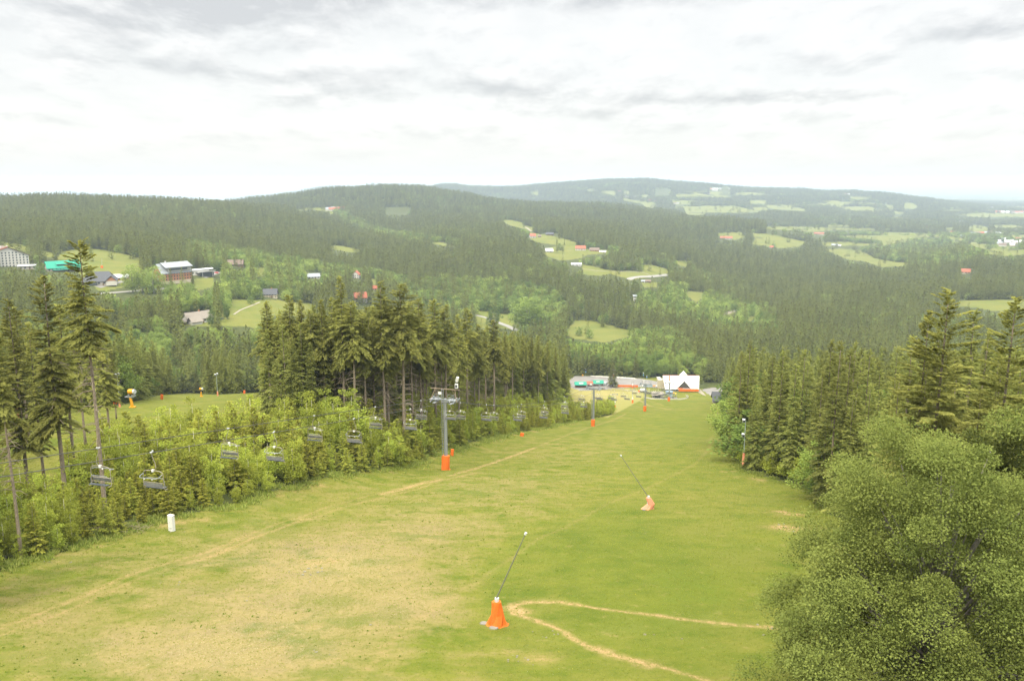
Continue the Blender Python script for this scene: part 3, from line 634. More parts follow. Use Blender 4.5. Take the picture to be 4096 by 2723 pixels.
n_gr = len(GT)
for k in range(85):
    x = random.uniform(1075, 2190); t = float(np.interp(x, [1050, 1300, 1600, 1900, 2250], [1240, 1215, 1215, 1310, 1400]))+random.uniform(0, 90)
    plant('spruce_tree', SP_GROVE, TR_GR, 20, 'back-row grove spruce behind the front trees '+('above the first chairs' if x < 1300 else 'above the middle chairs' if x < 1600 else 'behind the nearest lift tower' if x < 1950 else 'near the end of the grove'), 'tree', 'back-row spruces of the grove', x, t, grove_r(x)+random.uniform(10, 48), sxy=random.uniform(.85, 1.1), i=random.randrange(5)); n_gr += 1
# lone trees of the village and the car park
LONE = [('spruce_tree', 2452, 1455, 612, 'single dark spruce standing between the market stalls and the orange banner fence', 2.0),
        ('spruce_tree', 680, 1072, 872, 'dark spruce in front of the brick hotel gable', 1.15), ('spruce_tree', 725, 1068, 872, 'middle dark spruce in front of the brick hotel', 1.15),
        ('spruce_tree', 766, 1074, 872, 'dark spruce in front of the white hotel annexe', 1.1),
        ('broadleaf_tree', 523, 1058, 850, 'rounded broadleaf tree beside the small white-roofed shed', .95), ('broadleaf_tree', 607, 1075, 850, 'wide pair-crowned broadleaf tree left of the brick hotel', 1.25),
        ('broadleaf_tree', 852, 1235, 660, 'clipped cone-shaped broadleaf tree beside the farmhouse', .85), ('broadleaf_tree', 905, 1222, 700, 'small loose broadleaf tree on the meadow by the farmhouse', .7),
        ('spruce_tree', 2258, 955, 1750, 'lone spruce on the far meadow by the red-roofed farm', 1.0), ('spruce_tree', 2226, 950, 1760, 'slim spruce on the far meadow near the white-roofed barn', .9),
        ('broadleaf_tree', 2120, 1190, 900, 'large round maple beyond the grove beside the meadow', 1.5), ('broadleaf_tree', 1975, 1235, 930, 'roadside broadleaf tree next to the bend in the road', 1.0)]
for i, (k, x, t, r, lb, s_) in enumerate(LONE):
    if k[0] == 's': plant(k, SP_NEAR, TR_SP, 20, lb, 'tree', None, x, t, r, sxy=s_, i=i)
    else: plant(k, BR_NEAR, TR_BR, 13, lb, 'tree', None, x, t, r, sxy=s_, i=i)

# --- the largest of the woods' trees, one object each
hpx = HH*F/TR; vis_ = (px > -150) & (px < 4250)
n_sp = 300-n_gr-11-30-6-4; order_s = np.argsort(-hpx*(~isB)*vis_)[:n_sp]; order_b = np.argsort(-hpx*isB*vis_)[:200]
single = np.zeros(len(TX), bool)
LM = [(2975,1780,'by the far-side lamp post'),(2950,1620,'above the orange safety net'),(2893,1560,'over the grey-roofed hut'),(3100,1500,'on the slope-side flank of the far-side wood'),(3350,1500,'in the middle of the far-side wood'),(3450,1750,'above the big beech'),
      (3650,1350,'in front of the tallest shaggy spruce'),(3500,1250,'in the upper part of the far-side wood'),(3900,1350,'between the two shaggy spruce tops'),(2720,1480,'behind the white lodge'),(2600,1450,'behind the advertising boards'),(2400,1460,'behind the car park'),
      (2250,1420,'beyond the last grove spruce'),(1800,1300,'beyond the middle of the grove'),(1300,1330,'beyond the first grove spruces'),(980,1500,'near the dark orange pad by the second run'),(805,1500,'behind the small yellow cannon'),(620,1500,'between the two snow cannons'),
      (500,1450,'behind the tall snow cannon'),(600,1350,'below the farmhouse meadow'),(400,1300,'above the tall snow cannon'),(150,1500,'behind the bare trunks'),(900,1350,'between the farm meadow and second run'),(250,1200,'below the green-roofed restaurant'),(450,1230,'below the village road'),(1000,1350,'just before the grove')]
hq = np.quantile(HH, [.33, .66]); used_l = {}
def where(x, y, h, b):
    d_ = [((x-a)/1.3)**2+(y-c)**2 for a, c, _ in LM]; m_ = LM[int(np.argmin(d_))][2]
    sz = 'tall' if h > 19 else 'short' if h < 15 else 'middling'
    if b: sz = 'tall' if h > 12 else 'short' if h < 10 else 'middling'
    base = (('light green round-crowned ' if b else 'dark pointed ')+('broadleaf' if b else 'spruce'))
    return sz+' '+base+' '+m_, ('broadleaf trees ' if b else 'spruces ')+m_
for j in order_s:
    single[j] = True; lb, gp = where(px[j], py[j]-HH[j]*.6*F/TR[j], HH[j], False); nr = TR[j] < 420
    tree('spruce_tree', (SP_NEAR if nr else SP_MID)[j % 3], TR_SP[0], (TX[j], TY[j], TZ_[j]-.2), HH[j]/20, random.random()*6.28, lb, 'tree', gp)
for j in order_b:
    single[j] = True; lb, gp = where(px[j], py[j]-HH[j]*.6*F/TR[j], HH[j], True)
    tree('broadleaf_tree', (BR_NEAR if TR[j] < 700 else BR_MID)[j % 3], TR_BR[0], (TX[j], TY[j], TZ_[j]-.2), HH[j]/13, random.random()*6.28, lb, 'tree', gp, 1.1)
# silver-green birches at the near edge of the far-side wood
g3 = 'leafy birches at the edge of the far-side wood'
for x, t, r, s_, lb in [(3075,1655,172,1.6,'pale leafy birch beside the lamp post, lowest at the wood edge'),(3165,1690,166,1.5,'leafy birch next to the one beside the lamp post'),(2990,1640,205,1.4,'leafy birch just behind the floodlights'),
        (3010,1490,260,1.0,'taller birch above the orange safety net'),(3230,1740,160,.9,'low leafy birch at the lower corner of the wood edge'),(2960,1760,190,.8,'small birch bush behind the orange net')]:
    plant('birch_tree', BR_NEAR, TR_BR, 13, lb, 'tree', g3, x, t, r, sxy=s_*1.45, i=int(x))

# --- saplings of the thicket along the chairlift
def px_pts(poly, n_try, smin, seed):
    g = np.random.default_rng(seed); W_ = [tuple(gat(*p)[:2]) for p in poly]; W_ = np.array(W_)
    x = g.uniform(W_[:, 0].min(), W_[:, 0].max(), n_try); y = g.uniform(W_[:, 1].min(), W_[:, 1].max(), n_try)
    ok = inpoly(x, y, W_); x = x[ok]; y = y[ok]; out = []; cell = {}
    for a, b in zip(x, y):
        k = (int(a//smin), int(b//smin)); 
        if any((a-c)**2+(b-d)**2 < smin*smin for i in (-1, 0, 1) for j in (-1, 0, 1) for c, d in cell.get((k[0]+i, k[1]+j), ())): continue
        cell.setdefault(k, []).append((a, b)); out.append((a, b))
    return np.array(out)
TP = px_pts(THICK, 60000, 1.75, 3); tr = np.hypot(TP[:, 0], TP[:, 1]); tz = zg(TP[:, 0], TP[:, 1]); tpx, tpy = proj(TP[:, 0], TP[:, 1], tz)
ok = (tpx > -160); TP, tr, tz, tpx, tpy = TP[ok], tr[ok], tz[ok], tpx[ok], tpy[ok]
fy = np.interp(tpx, [p[0] for p in FRONT[:-1]], [p[1] for p in FRONT[:-1]])
th = np.clip(2.6+(fy-tpy)*tr/F*.16, 2.0, 4.6)+rng.random(len(tr))**2*3.4*np.clip(tr/110, .6, 1.3)
th = np.where(tpx > 1900, th*.85, th); conif = (fbm(TP[:, 0]/9, TP[:, 1]/9, 55, 2)+rng.normal(0, .16, len(tr))) > np.interp(tpx, [0, 350, 600], [.16, .08, -.03])
ordr = np.argsort(-th/tr); ns = nb_ = 0; rest = []
print('thicket', len(tr), 'conifers', conif.sum())
for j in ordr:
    c_ = bool(conif[j])
    if (ns if c_ else nb_) >= 290: rest.append(j); continue
    if c_: ns += 1
    else: nb_ += 1
    fr = (fy[j]-tpy[j]) < 45
    wh = ('at the front of' if fr else 'inside')+' the thicket '+('below the first chairs' if tpx[j] < 500 else 'by the white cabinet' if tpx[j] < 850 else 'below the fourth chairs' if tpx[j] < 1300 else 'beside the nearest lift tower' if tpx[j] < 1850 else 'by the small square pad' if tpx[j] < 2200 else 'by the second tower')+(', tall' if th[j] > 5 else ', short' if th[j] < 4 else '')
    if c_: tree('young_spruce', YC[j % 2], TR_YC[0], (TP[j, 0], TP[j, 1], tz[j]-.1), th[j]/5, random.random()*6.28, 'young yellow-tipped spruce '+wh, 'young spruce', 'young spruces of the thicket', random.uniform(.85, 1.15))
    else: tree('leafy_sapling', YB[j % 3], TR_YB[0], (TP[j, 0], TP[j, 1], tz[j]-.1), th[j]/5, random.random()*6.28, 'young bright green sapling '+wh, 'sapling', 'leafy saplings of the thicket', random.uniform(.85, 1.2))
rest = np.array(rest, int)

# --- woods beyond: one object per kind, each crown an instance of the trees above
def scatter(name, xs, ys, zs, scl, sxy, pick, meshes, label):
    N = len(xs)
    m = bpy.data.meshes.new(name); m.vertices.add(N); m.vertices.foreach_set('co', np.stack([xs, ys, zs], -1).astype(np.float32).ravel())
    a = m.attributes.new('scl', 'FLOAT_VECTOR', 'POINT'); a.data.foreach_set('vector', np.stack([scl*sxy, scl*sxy, scl], -1).astype(np.float32).ravel())
    a = m.attributes.new('rot', 'FLOAT_VECTOR', 'POINT'); rt = np.zeros((N, 3), np.float32); rt[:, 2] = rng.random(N)*6.28; a.data.foreach_set('vector', rt.ravel())
    a = m.attributes.new('pick', 'INT', 'POINT'); a.data.foreach_set('value', np.asarray(pick, np.int32))
    o = link(name, m); tag(o, label, None, None, 'stuff')
    ng = bpy.data.node_groups.new(name, 'GeometryNodeTree'); ng.interface.new_socket('Geometry', in_out='INPUT', socket_type='NodeSocketGeometry')
    ng.interface.new_socket('Geometry', in_out='OUTPUT', socket_type='NodeSocketGeometry')
    N_ = ng.nodes; L_ = ng.links; gi = N_.new('NodeGroupInput'); go = N_.new('NodeGroupOutput'); ip = N_.new('GeometryNodeInstanceOnPoints')
    gti = N_.new('GeometryNodeJoinGeometry')
    for me in reversed(meshes):
        src = next(q for q in bpy.data.objects if q.data == me)
        oi = N_.new('GeometryNodeObjectInfo'); oi.inputs['Object'].default_value = src; oi.inputs['As Instance'].default_value = True; oi.transform_space = 'ORIGINAL'
        L_.new(oi.outputs['Geometry'], gti.inputs[0])
    def na(nm, ty):
        q = N_.new('GeometryNodeInputNamedAttribute'); q.data_type = ty; q.inputs[0].default_value = nm; return [s for s in q.outputs if s.enabled][0]
    L_.new(gi.outputs[0], ip.inputs['Points']); L_.new(gti.outputs[0], ip.inputs['Instance']); ip.inputs['Pick Instance'].default_value = True
    L_.new(na('pick', 'INT'), ip.inputs['Instance Index']); L_.new(na('rot', 'FLOAT_VECTOR'), ip.inputs['Rotation']); L_.new(na('scl', 'FLOAT_VECTOR'), ip.inputs['Scale'])
    L_.new(ip.outputs[0], go.inputs[0]); md = o.modifiers.new('scatter', 'NODES'); md.node_group = ng; return o
q = ~single
sx_ = np.maximum(1.0, TS/6.2)*(.85+.3*rng.random(len(TS)))
used = {o.data for o in bpy.data.objects if o.type == 'MESH'}
def usable(ms): return [m for m in ms if m in used]
def far_scatter(name, msk, near, mid, h0, lim, label):
    nr_ = usable(near); md_ = usable(mid)
    if not md_: md_ = nr_
    ms = nr_+md_ if md_ is not nr_ else nr_
    k = rng.integers(0, 1000, msk.sum()); isn = TR[msk] < lim
    pick = np.where(isn, k % len(nr_), (len(ms)-len(md_))+k % len(md_))
    scatter(name, TX[msk], TY[msk], TZ_[msk]-.3, HH[msk]/h0, sx_[msk], pick, ms, label)
# keep one mid-detail tree of each kind standing at the edge of the woods as the pattern for the far ones
for ms_, isb in ((SP_MID, False), (BR_MID, True)):
    for i, me in enumerate(ms_):
        if me not in used:
            j = np.where(q & (isB == isb) & (TR > 700) & (TR < 900) & vis_)[0][i*7]; q[j] = False
            lb, gp = where(px[j], py[j], HH[j], isb)
            tree('broadleaf_tree' if isb else 'spruce_tree', me, (TR_BR if isb else TR_SP)[0], (TX[j], TY[j], TZ_[j]-.2), HH[j]/(13 if isb else 20), 0, lb, 'tree', gp); used.add(me)
far_scatter('spruce_forest', q & ~isB, SP_NEAR, SP_MID, 20, 520, 'far spread of dark spruce woods over the hills')
far_scatter('broadleaf_woods', q & isB, BR_NEAR, BR_MID, 13, 750, 'patches of lighter broadleaved woodland across the valley')
if len(rest):
    ck = conif[rest]
    for nm, kk, ms in (('conifer_undergrowth', rest[ck], YC), ('leafy_undergrowth', rest[~ck], YB)):
        if len(kk): scatter(nm, TP[kk, 0], TP[kk, 1], tz[kk], th[kk]/5, np.ones(len(kk)), rng.integers(0, len(ms), len(kk)), ms, 'remaining young growth filling the thicket under the chairlift')

EDGE = D([(1668,960),(1690,985),(1690,1035),(1715,1078),(1770,1098),(1830,1112),(1880,1125)])
for k in range(22):
    u = k/21*(len(EDGE)-1); i = min(int(u), len(EDGE)-2); f = u-i; q_ = gat(EDGE[i][0]*(1-f)+EDGE[i+1][0]*f+random.uniform(2, 24), EDGE[i][1]*(1-f)+EDGE[i+1][1]*f-random.uniform(4, 14))
    tree('edge_shrub', YB[k % 3], TR_YB[0], (q_[0], q_[1], q_[2]-.1), random.uniform(.45, .95), random.random()*6.28, 'low leafy shrub at the grass edge of the far-side wood, '+('above the lamp post' if k < 9 else 'beside the lamp post' if k < 14 else 'toward the big beech'), 'shrub', 'shrubs along the far-side wood edge', random.uniform(1.2, 1.7))
# ------------------------------------------------------------------ materials of built things
M_GALV = mat('galvanised_steel', (.27, .29, .30), .5, .4, .12, 4); M_RUST = mat('rusty_steel', (.24, .185, .13), .8, .1, .3, 6)
M_ORNG = mat('orange_padding', (.62, .13, .015), .75, var=.12, scale=5, bump=.3); M_PINK = mat('faded_pink_padding', (.60, .24, .14), .8, var=.12, scale=5, bump=.3)
M_WHITE = mat('white_paint', (.62, .62, .59), .55, var=.05); M_DARK = mat('dark_plastic', (.055, .065, .068), .55, var=.2)
M_SEAT = mat('grey_seat', (.12, .125, .115), .6, var=.2); M_TUBE = mat('weathered_tube', (.30, .27, .22), .55, .3, .25, 5)
M_YEL = mat('yellow_paint', (.58, .28, .01), .5, var=.1); M_CONC = mat('concrete', (.18, .168, .14), .9, var=.2, scale=2)
M_GLASS = mat('window_glass', (.05, .06, .07), .15, spec=.8); M_ROPE = mat('steel_rope', (.09, .09, .085), .6, .4)
M_LAMP = mat('lamp_housing', (.50, .52, .52), .4, .2)
# ------------------------------------------------------------------ chairlift
def gp3(px, py): return gat(px, py)
TB = [gp3(1785, 1878), gp3(2373, 1704), gp3(2580, 1644), gp3(2676, 1604)]
ARM_PY = [1592, 1549, 1533, 1529]
TT = []
for b, a, xx in zip(TB, ARM_PY, (1787, 2374, 2581, 2677)):
    d = pdir(float(xx), float(a)); TT.append(d[2]/d[1]*b[1]-b[2])
print('towers', [tuple(np.round(b, 1)) for b in TB], 'heights', np.round(TT, 1))
def online(px, py, c):
    d = pdir(float(px), float(py)); k = d[0]/d[1]; y = c/(.27-k); return np.array([k*y, y, d[2]/d[1]*y])
LG = [online(393, 1788, 54.7), online(900, 1721, 54.7), online(1247, 1668, 54.7), online(1501, 1622, 54.7)]
RG_ = [online(605, 1806, 49.5), online(1081, 1736, 49.5), online(1408, 1679, 49.5), online(1640, 1633, 49.5)]
print('L', np.round(LG, 1)); print('R', np.round(RG_, 1))
GA = 2.2
def frame_dir(i):
    if i == 0: d = np.array([.27, 1.0])
    else: d = TB[i][:2]-TB[i-1][:2]
    if 0 <= i < 3:
        e = TB[i+1][:2]-TB[i][:2]; d = d/np.linalg.norm(d)+e/np.linalg.norm(e)
    return d/np.linalg.norm(d)
TD = [frame_dir(i) for i in range(4)]
def arm_end(i, side):   # side -1 = far/left rope, +1 = near/right rope
    d = TD[i]; return np.array([TB[i][0]+side*GA*d[1], TB[i][1]-side*GA*d[0], TB[i][2]+TT[i]-.35])
def rope_pts(side):
    G3 = LG if side < 0 else RG_
    ys = [g[1] for g in G3]; zs = [g[2] for g in G3]; e0 = arm_end(0, side)
    co = np.polyfit(ys+[e0[1]]*3, zs+[e0[2]]*3, 2); c = 54.7 if side < 0 else 49.5
    pts = []
    for y in np.arange(18, e0[1]-1, 4.0):
        w_ = sstep(np.array((y-e0[1]+14)/14.0), 0, 1); x = .27*y-c; x = x*(1-w_)+(e0[0]-(e0[1]-y)*.27)*w_
        pts.append(np.array([float(x), y, float(np.polyval(co, y))]))
    pts.append(e0)
    nodes = [e0]+[arm_end(i, side) for i in (1, 2, 3)]; st = STN+np.array([side*GA*TD[3][1], -side*GA*TD[3][0], 0]); nodes.append(st)
    for a, b in zip(nodes[:-1], nodes[1:]):
        L = np.linalg.norm(b-a); sag = L*L*.00022
        for t in np.linspace(0, 1, 13)[1:]: pts.append(a*(1-t)+b*t-np.array([0, 0, 4*sag*t*(1-t)]))
    return pts
stg = gp3(2660, 1590); STN = stg+np.array([0, 0, 4.6])
RP = {s: rope_pts(s) for s in (-1, 1)}
for s, nm in ((-1, 'uphill haul rope of the chairlift, the one farther from the grass slope'), (1, 'downhill haul rope of the chairlift, the one nearer the grass slope')):
    o = MB().tube(RP[s], .035, 5).build('haul_rope', M_ROPE); tag(o, nm, 'lift cable', 'haul ropes of the chairlift')
tow_lb = ['tall grey lift tower carrying a white floodlight, nearest of the chairlift towers', 'second lift tower down the slope with orange padding beside the end of the thicket',
          'third lift tower, standing alone in the grass above the beginner area', 'last lift tower with T-shaped head beside the valley station']
for i in range(4):
    d = TD[i]; rz = -math.atan2(d[0], d[1]); H = TT[i]
    t = thing('lift_tower', tow_lb[i], 'lift tower', tuple(TB[i]-np.array([0, 0, .15])), rz, 'chairlift towers'); H += .15
    MB().tube([(0, 0, -.5), (0, 0, H*.45), (0, 0, H-.1)], [.34, .31, .27], 14).tube([(0, 0, H*.36), (0, 0, H*.36+.12)], [.37, .37], 14).tube([(0, 0, H*.70), (0, 0, H*.70+.12)], [.34, .34], 14).build('pole', M_GALV, t, smooth=True)
    pb_ = MB(); hp = 2.3 if i else 2.9
    pb_.tube([(-.05, -.05, -.1), (-.12, -.1, .3), (-.05, -.1, hp*.6), (0, -.05, hp)], [q_*(1 if i == 0 else .76) for q_ in (.92, .78, .76, .72)], 10).box((-.58*(1 if i == 0 else .76), .1, hp*.62), (.45, .6, hp*.55)); pb_.build('padding', M_ORNG, t)
    lad = MB(); lx, ly = -.34, -.44
    top = H+(1.9 if i == 0 else 1.2)
    for q in (-.2, .2): lad.box((lx+q, ly, (top+hp)/2), (.055, .055, top-hp))
    z = hp+.2
    while z < top: lad.box((lx, ly, z), (.38, .04, .045)); z += .33
    lad.build('ladder', M_GALV, t)
    MB().box((0, 0, H-.35), (2*GA+.5, .24, .28)).box((0, 0, H-.65), (1.4, .22, .3)).build('crossarm', M_GALV, t)
    for sd in (-1, 1):
        sv = MB().box((sd*GA, 0, H-.28), (.09, 3.3, .14)); sv.box((sd*(GA+.02), 0, H-.05), (.2, .5, .5))
        nwh_ = 6
        for k in range(nwh_):
            yy = -1.65+3.3*k/(nwh_-1); sv.tube([(sd*GA-.07, yy, H-.42), (sd*GA+.07, yy, H-.42)], .15, 10)
        sv.build('sheave_train', M_GALV, t)
        pf = MB(); ox = sd*(GA+.15) if i else sd*(GA-.1)
        pf.box((ox-.5*sd, 0, H-.62), (.5, 3.3 if i == 0 else 2.2, .05)); 
        for yy in (-1.8, 0, 1.8): pf.box((ox-.8*sd, yy, H-.1), (.045, .045, 1.05))
        for zz in (H+.42, H-.05): pf.box((ox-.8*sd, 0, zz), (.045, 3.64, .045))
        pf.build('service_platform', M_GALV, t)
    if i == 0 or i < 3:
        lf = MB(); zt = H+(1.7 if i == 0 else 1.1); wd = 2.8 if i == 0 else 2.6
        lf.box((0, 0, zt), (2*wd, .11, .13)); 
        for sd in (-1, 1): lf.tube([(sd*(wd-.9), 0, zt), (sd*(GA+.35), -.9, H-.4)], .05, 5).tube([(sd*(wd-1.5), 0, zt), (sd*(GA-.25), .7, H-.3)], .05, 5)
        lf.build('lifting_frame', M_RUST if i == 0 else M_GALV, t)
        MB().box((-.85, -.5, H+1.0), (.62, .04, .5)).build('number_plate', M_WHITE, t)
    if i == 0:
        cg = MB()
        for x0 in (-1.9, -1.0, .7, 1.8):
            cg.box((x0, -.55, H+.25), (.045, .045, 1.1)); 
        for zz in (H+.8, H+.3): cg.box((-1.45, -.55, zz), (.95, .04, .04)).box((1.25, -.55, zz), (1.15, .04, .04))
        cg.box((-1.9, 0, H-.25), (1.9, 1.3, .06)).box((1.4, 0, H-.25), (1.5, 1.3, .06)).build('railing', M_GALV, t)
        fl_ = MB().box((2.05, 0, H+2.75), (.06, .06, 2.2)).build('lamp_bracket', M_GALV, t)
        lp = MB().box((2.42, -.1, H+3.65), (.42, .35, .95), ry=.3, rx=.2); lp.build('floodlight', M_WHITE, t)
        lp = MB().box((2.28, -.15, H+2.45), (.55, .3, .8)); fl2 = lp.build('floodlight', M_WHITE, t)
        MB().box((2.28, -.32, H+2.45), (.36, .04, .5)).build('floodlight_lens', M_DARK, fl2)
    elif i == 3:
        for sd in (-1, 1): MB().box((sd*.5, 0, H+1.3), (.08, .08, 1.8)).box((sd*.5, -.1, H+2.2), (.5, .3, .4)).build('floodlight', M_LAMP, t)
def make_chair(label):
    t = thing('lift_chair', label, 'chairlift seat', (0, 0, 0), 0, 'chairs hanging from the chairlift')
    MB().box((0, 0, .02), (.10, .4, .09)).box((0, .18, .08), (.10, .14, .12)).build('grip', M_LAMP, t)
    MB().tube([(0, 0, 0), (.04, 0, -.35), (.30, 0, -.95), (.36, 0, -1.35), (.22, 0, -1.6), (0, 0, -1.64)], .034, 6).build('hanger', M_TUBE, t, smooth=True)
    pts = []
    for k in range(13):
        a = math.pi*k/12; x = -1.08*math.cos(a); pts.append((1.08*np.sign(-math.cos(a))*abs(math.cos(a))**.55, 0, -2.15+.5*math.sin(a)**.6))
    pts = [(-1.08, .42, -3.42), (-1.1, .1, -3.40), (-1.1, -.04, -3.2), (-1.08, 0, -2.5)]+pts+[(1.08, 0, -2.5), (1.1, -.04, -3.2), (1.1, .1, -3.40), (1.08, .42, -3.42)]
    MB().tube(pts, .028, 6).build('frame', M_TUBE, t, smooth=True)
    MB().box((0, -.06, -1.66), (.24, .03, .21)).box((0, .06, -1.66), (.24, .03, .21)).build('number_plate', M_WHITE, t)
    MB().box((0, -.10, -2.93), (2.0, .05, .27), rx=-.18).build('backrest', M_SEAT, t)
    MB().box((0, -.055, -2.735), (2.06, .05, .035), rx=-.18).box((0, -.02, -3.13), (2.06, .05, .035)).build('back_rail', M_TUBE, t)
    st = MB()
    for k in range(4): st.box((-.765+.51*k, .30, -3.29), (.47, .46, .06), rx=.06)
    st.build('seat', M_DARK, t)
    MB().tube([(-1.0, -.05, -1.95), (-1.02, -.55, -2.05), (-.85, -.75, -2.12), (.85, -.75, -2.12), (1.02, -.55, -2.05), (1.0, -.05, -1.95)], .026, 5).tube([(-.95, .3, -2.5), (-.6, .32, -2.46), (.75, .32, -2.46), (.98, .25, -2.75), (.98, .2, -3.4)], .022, 5).build('restraint_bar', M_GALV, t, smooth=True)
    MB().box((-.42, -.72, -2.2), (.15, .02, .12)).box((.42, -.72, -2.2), (.15, .02, .12)).build('notice_plate', M_WHITE, t)
    t.scale = (.93, .93, .97); return t
proto = None; cum = {}
for s in (-1, 1):
    P_ = RP[s]; L_ = [0]
    for a, b in zip(P_[:-1], P_[1:]): L_.append(L_[-1]+np.linalg.norm(b-a))
    cum[s] = np.array(L_)
def on_rope(s, d):
    P_ = np.array(RP[s]); return np.array([np.interp(d, cum[s], P_[:, k]) for k in range(3)])
for s in (-1, 1):
    Pn = np.array(RP[s]); G3 = LG if s < 0 else RG_
    d0 = float(np.interp(G3[0][1], Pn[:, 1], cum[s])); d3 = float(np.interp(G3[3][1], Pn[:, 1], cum[s])); stp = (d3-d0)/3
    k = 0; d = d0
    while d < cum[s][-1]-16:
        p = on_rope(s, d); q = on_rope(s, d+1); v = (q-p)[:2]; rz = -math.atan2(v[0], v[1])+(math.pi if s < 0 else 0)
        side = 'facing uphill on the far rope' if s < 0 else 'facing downhill on the near rope'
        seg = 'between first and second lift towers' if p[1] > TB[0][1] else 'before the nearest lift tower'
        if p[1] > TB[1][1]: seg = 'between second and third lift towers'
        if p[1] > TB[2][1]: seg = 'near the valley station'
        if k < 5 and p[1] < TB[0][1]+2: lb = ['first', 'second', 'third', 'fourth', 'fifth'][k]+' lift chair from the picture edge, '+side
        else: lb = 'lift chair '+side+', '+seg
        if proto is None: proto = make_chair(lb); o = proto; o.location = tuple(p); o.rotation_euler = (0, 0, rz)
        else: o = dup(proto, tuple(p), rz, lb)
        k += 1; d += stp
# ------------------------------------------------------------------ sheets laid on the land
def sheet(name, poly, m, lift=.06, step=2.5, label=None):
    W_ = np.array([gat(*p)[:2] for p in poly]); x0, y0 = W_.min(0); x1, y1 = W_.max(0)
    nx = max(3, int((x1-x0)/step)); ny = max(3, int((y1-y0)/step)); xs = np.linspace(x0, x1, nx+1); ys = np.linspace(y0, y1, ny+1)
    gx, gy = np.meshgrid(xs, ys); V = np.stack([gx.ravel(), gy.ravel(), zg(gx, gy).ravel()+lift], -1)
    ii = np.arange((nx+1)*(ny+1)).reshape(ny+1, nx+1); Q = np.stack([ii[:-1, :-1], ii[:-1, 1:], ii[1:, 1:], ii[1:, :-1]], -1).reshape(-1, 4)
    cx_ = V[Q].mean(1); Q = Q[inpoly(cx_[:, 0], cx_[:, 1], W_)]
    if len(Q) == 0: return
    us, inv = np.unique(Q, return_inverse=True)
    return tag(link(name, me_np(name, V[us], inv.reshape(-1, 4), m)), label, None, None, 'structure')
def ribbon(name, pts, wid, m, lift=.08):
    P_ = [gat(*p)[:2] for p in pts]; R_ = []
    for a, b in zip(P_[:-1], P_[1:]):
        k = max(2, int(np.linalg.norm(b-a)/6)); R_ += [a+(b-a)*t for t in np.linspace(0, 1, k, endpoint=False)]
    R_ = np.array(R_+[P_[-1]]); 
    for _ in range(3): R_[1:-1] = (R_[:-2]+2*R_[1:-1]+R_[2:])/4
    T_ = np.gradient(R_, axis=0); T_ /= np.linalg.norm(T_, axis=1)[:, None]; N_ = np.stack([-T_[:, 1], T_[:, 0]], -1)
    V = []; Q = []
    for i in range(len(R_)):
        for sgn in (-1, 0, 1):
            q = R_[i]+N_[i]*wid/2*sgn; V.append((q[0], q[1], float(zg(q[0], q[1]))+lift+.1*(sgn == 0)))
    for i in range(len(R_)-1):
        for j in (0, 1): Q.append((i*3+j, i*3+j+1, i*3+j+4, i*3+j+3))
    return tag(link(name, me_np(name, np.array(V), np.array(Q), m)), None, None, None, 'structure')
M_ASPH = mat('asphalt', (.17, .16, .145), .95, var=.18, scale=.12); M_ROAD = mat('pale_road', (.21, .20, .18), .95, var=.12, scale=.1); M_GRAV = mat('gravel', (.22, .195, .14), .95, var=.2, scale=.5)
M_SNOWY = mat('pale_rubble', (.46, .44, .38), .9, var=.25, scale=1)
sheet('parking_lot', [(2268,1545),(2276,1522),(2300,1504),(2400,1505),(2490,1508),(2560,1514),(2600,1520),(2645,1528),(2650,1552),(2560,1548),(2470,1552),(2400,1560),(2320,1562)], M_ASPH, step=1.5)
sheet('gravel_verge', [(2360,1503),(2460,1506),(2540,1512),(2546,1516),(2460,1510),(2370,1506)], M_SNOWY, .14, .8)
sheet('car_park_apron', [(2805,1558),(2850,1550),(2900,1553),(2900,1600),(2868,1592),(2835,1578)], M_ASPH, step=1.0)
sheet('concrete_path', [(2783,1556),(2800,1556),(2812,1568),(2824,1583),(2812,1580),(2795,1570)], M_GRAV, .1, .6)
ribbon('service_track', [(2432,1548),(2480,1556),(2520,1562),(2560,1570)], 1.6, M_GRAV)
ribbon('village_road', [(385,1176),(440,1171),(500,1167),(560,1163),(620,1158),(700,1150)], 7, M_ROAD)
ribbon('village_road', [(600,1120),(640,1122),(690,1115)], 4, M_ROAD)
sheet('hotel_yard', [(818,1098),(835,1090),(870,1082),(885,1090),(835,1110),(815,1112)], M_ASPH, .1)
sheet('farm_yard', [(380,1143),(440,1132),(505,1118),(505,1128),(460,1137),(400,1152)], M_ASPH, .1)
ribbon('valley_road', [(1880,1253),(1905,1262),(1950,1270),(1985,1285),(2040,1308),(2075,1325)], 8, M_ROAD)
ribbon('valley_road', [(2513,1118),(2535,1110),(2580,1106),(2625,1104),(2672,1099)], 9, M_ROAD)
ribbon('farm_track', [(2330,1075),(2400,1085),(2470,1087),(2560,1088),(2600,1100)], 4, M_GRAV)
ribbon('farm_track', [(2102,908),(2115,918),(2135,926)], 5, M_GRAV)
ribbon('farm_track', [(935,1258),(960,1240),(1000,1225),(1040,1208)], 1.8, M_GRAV)
ribbon('gravel_road', [(2870,1265),(2905,1252),(2950,1240),(2985,1238)], 9, M_GRAV)
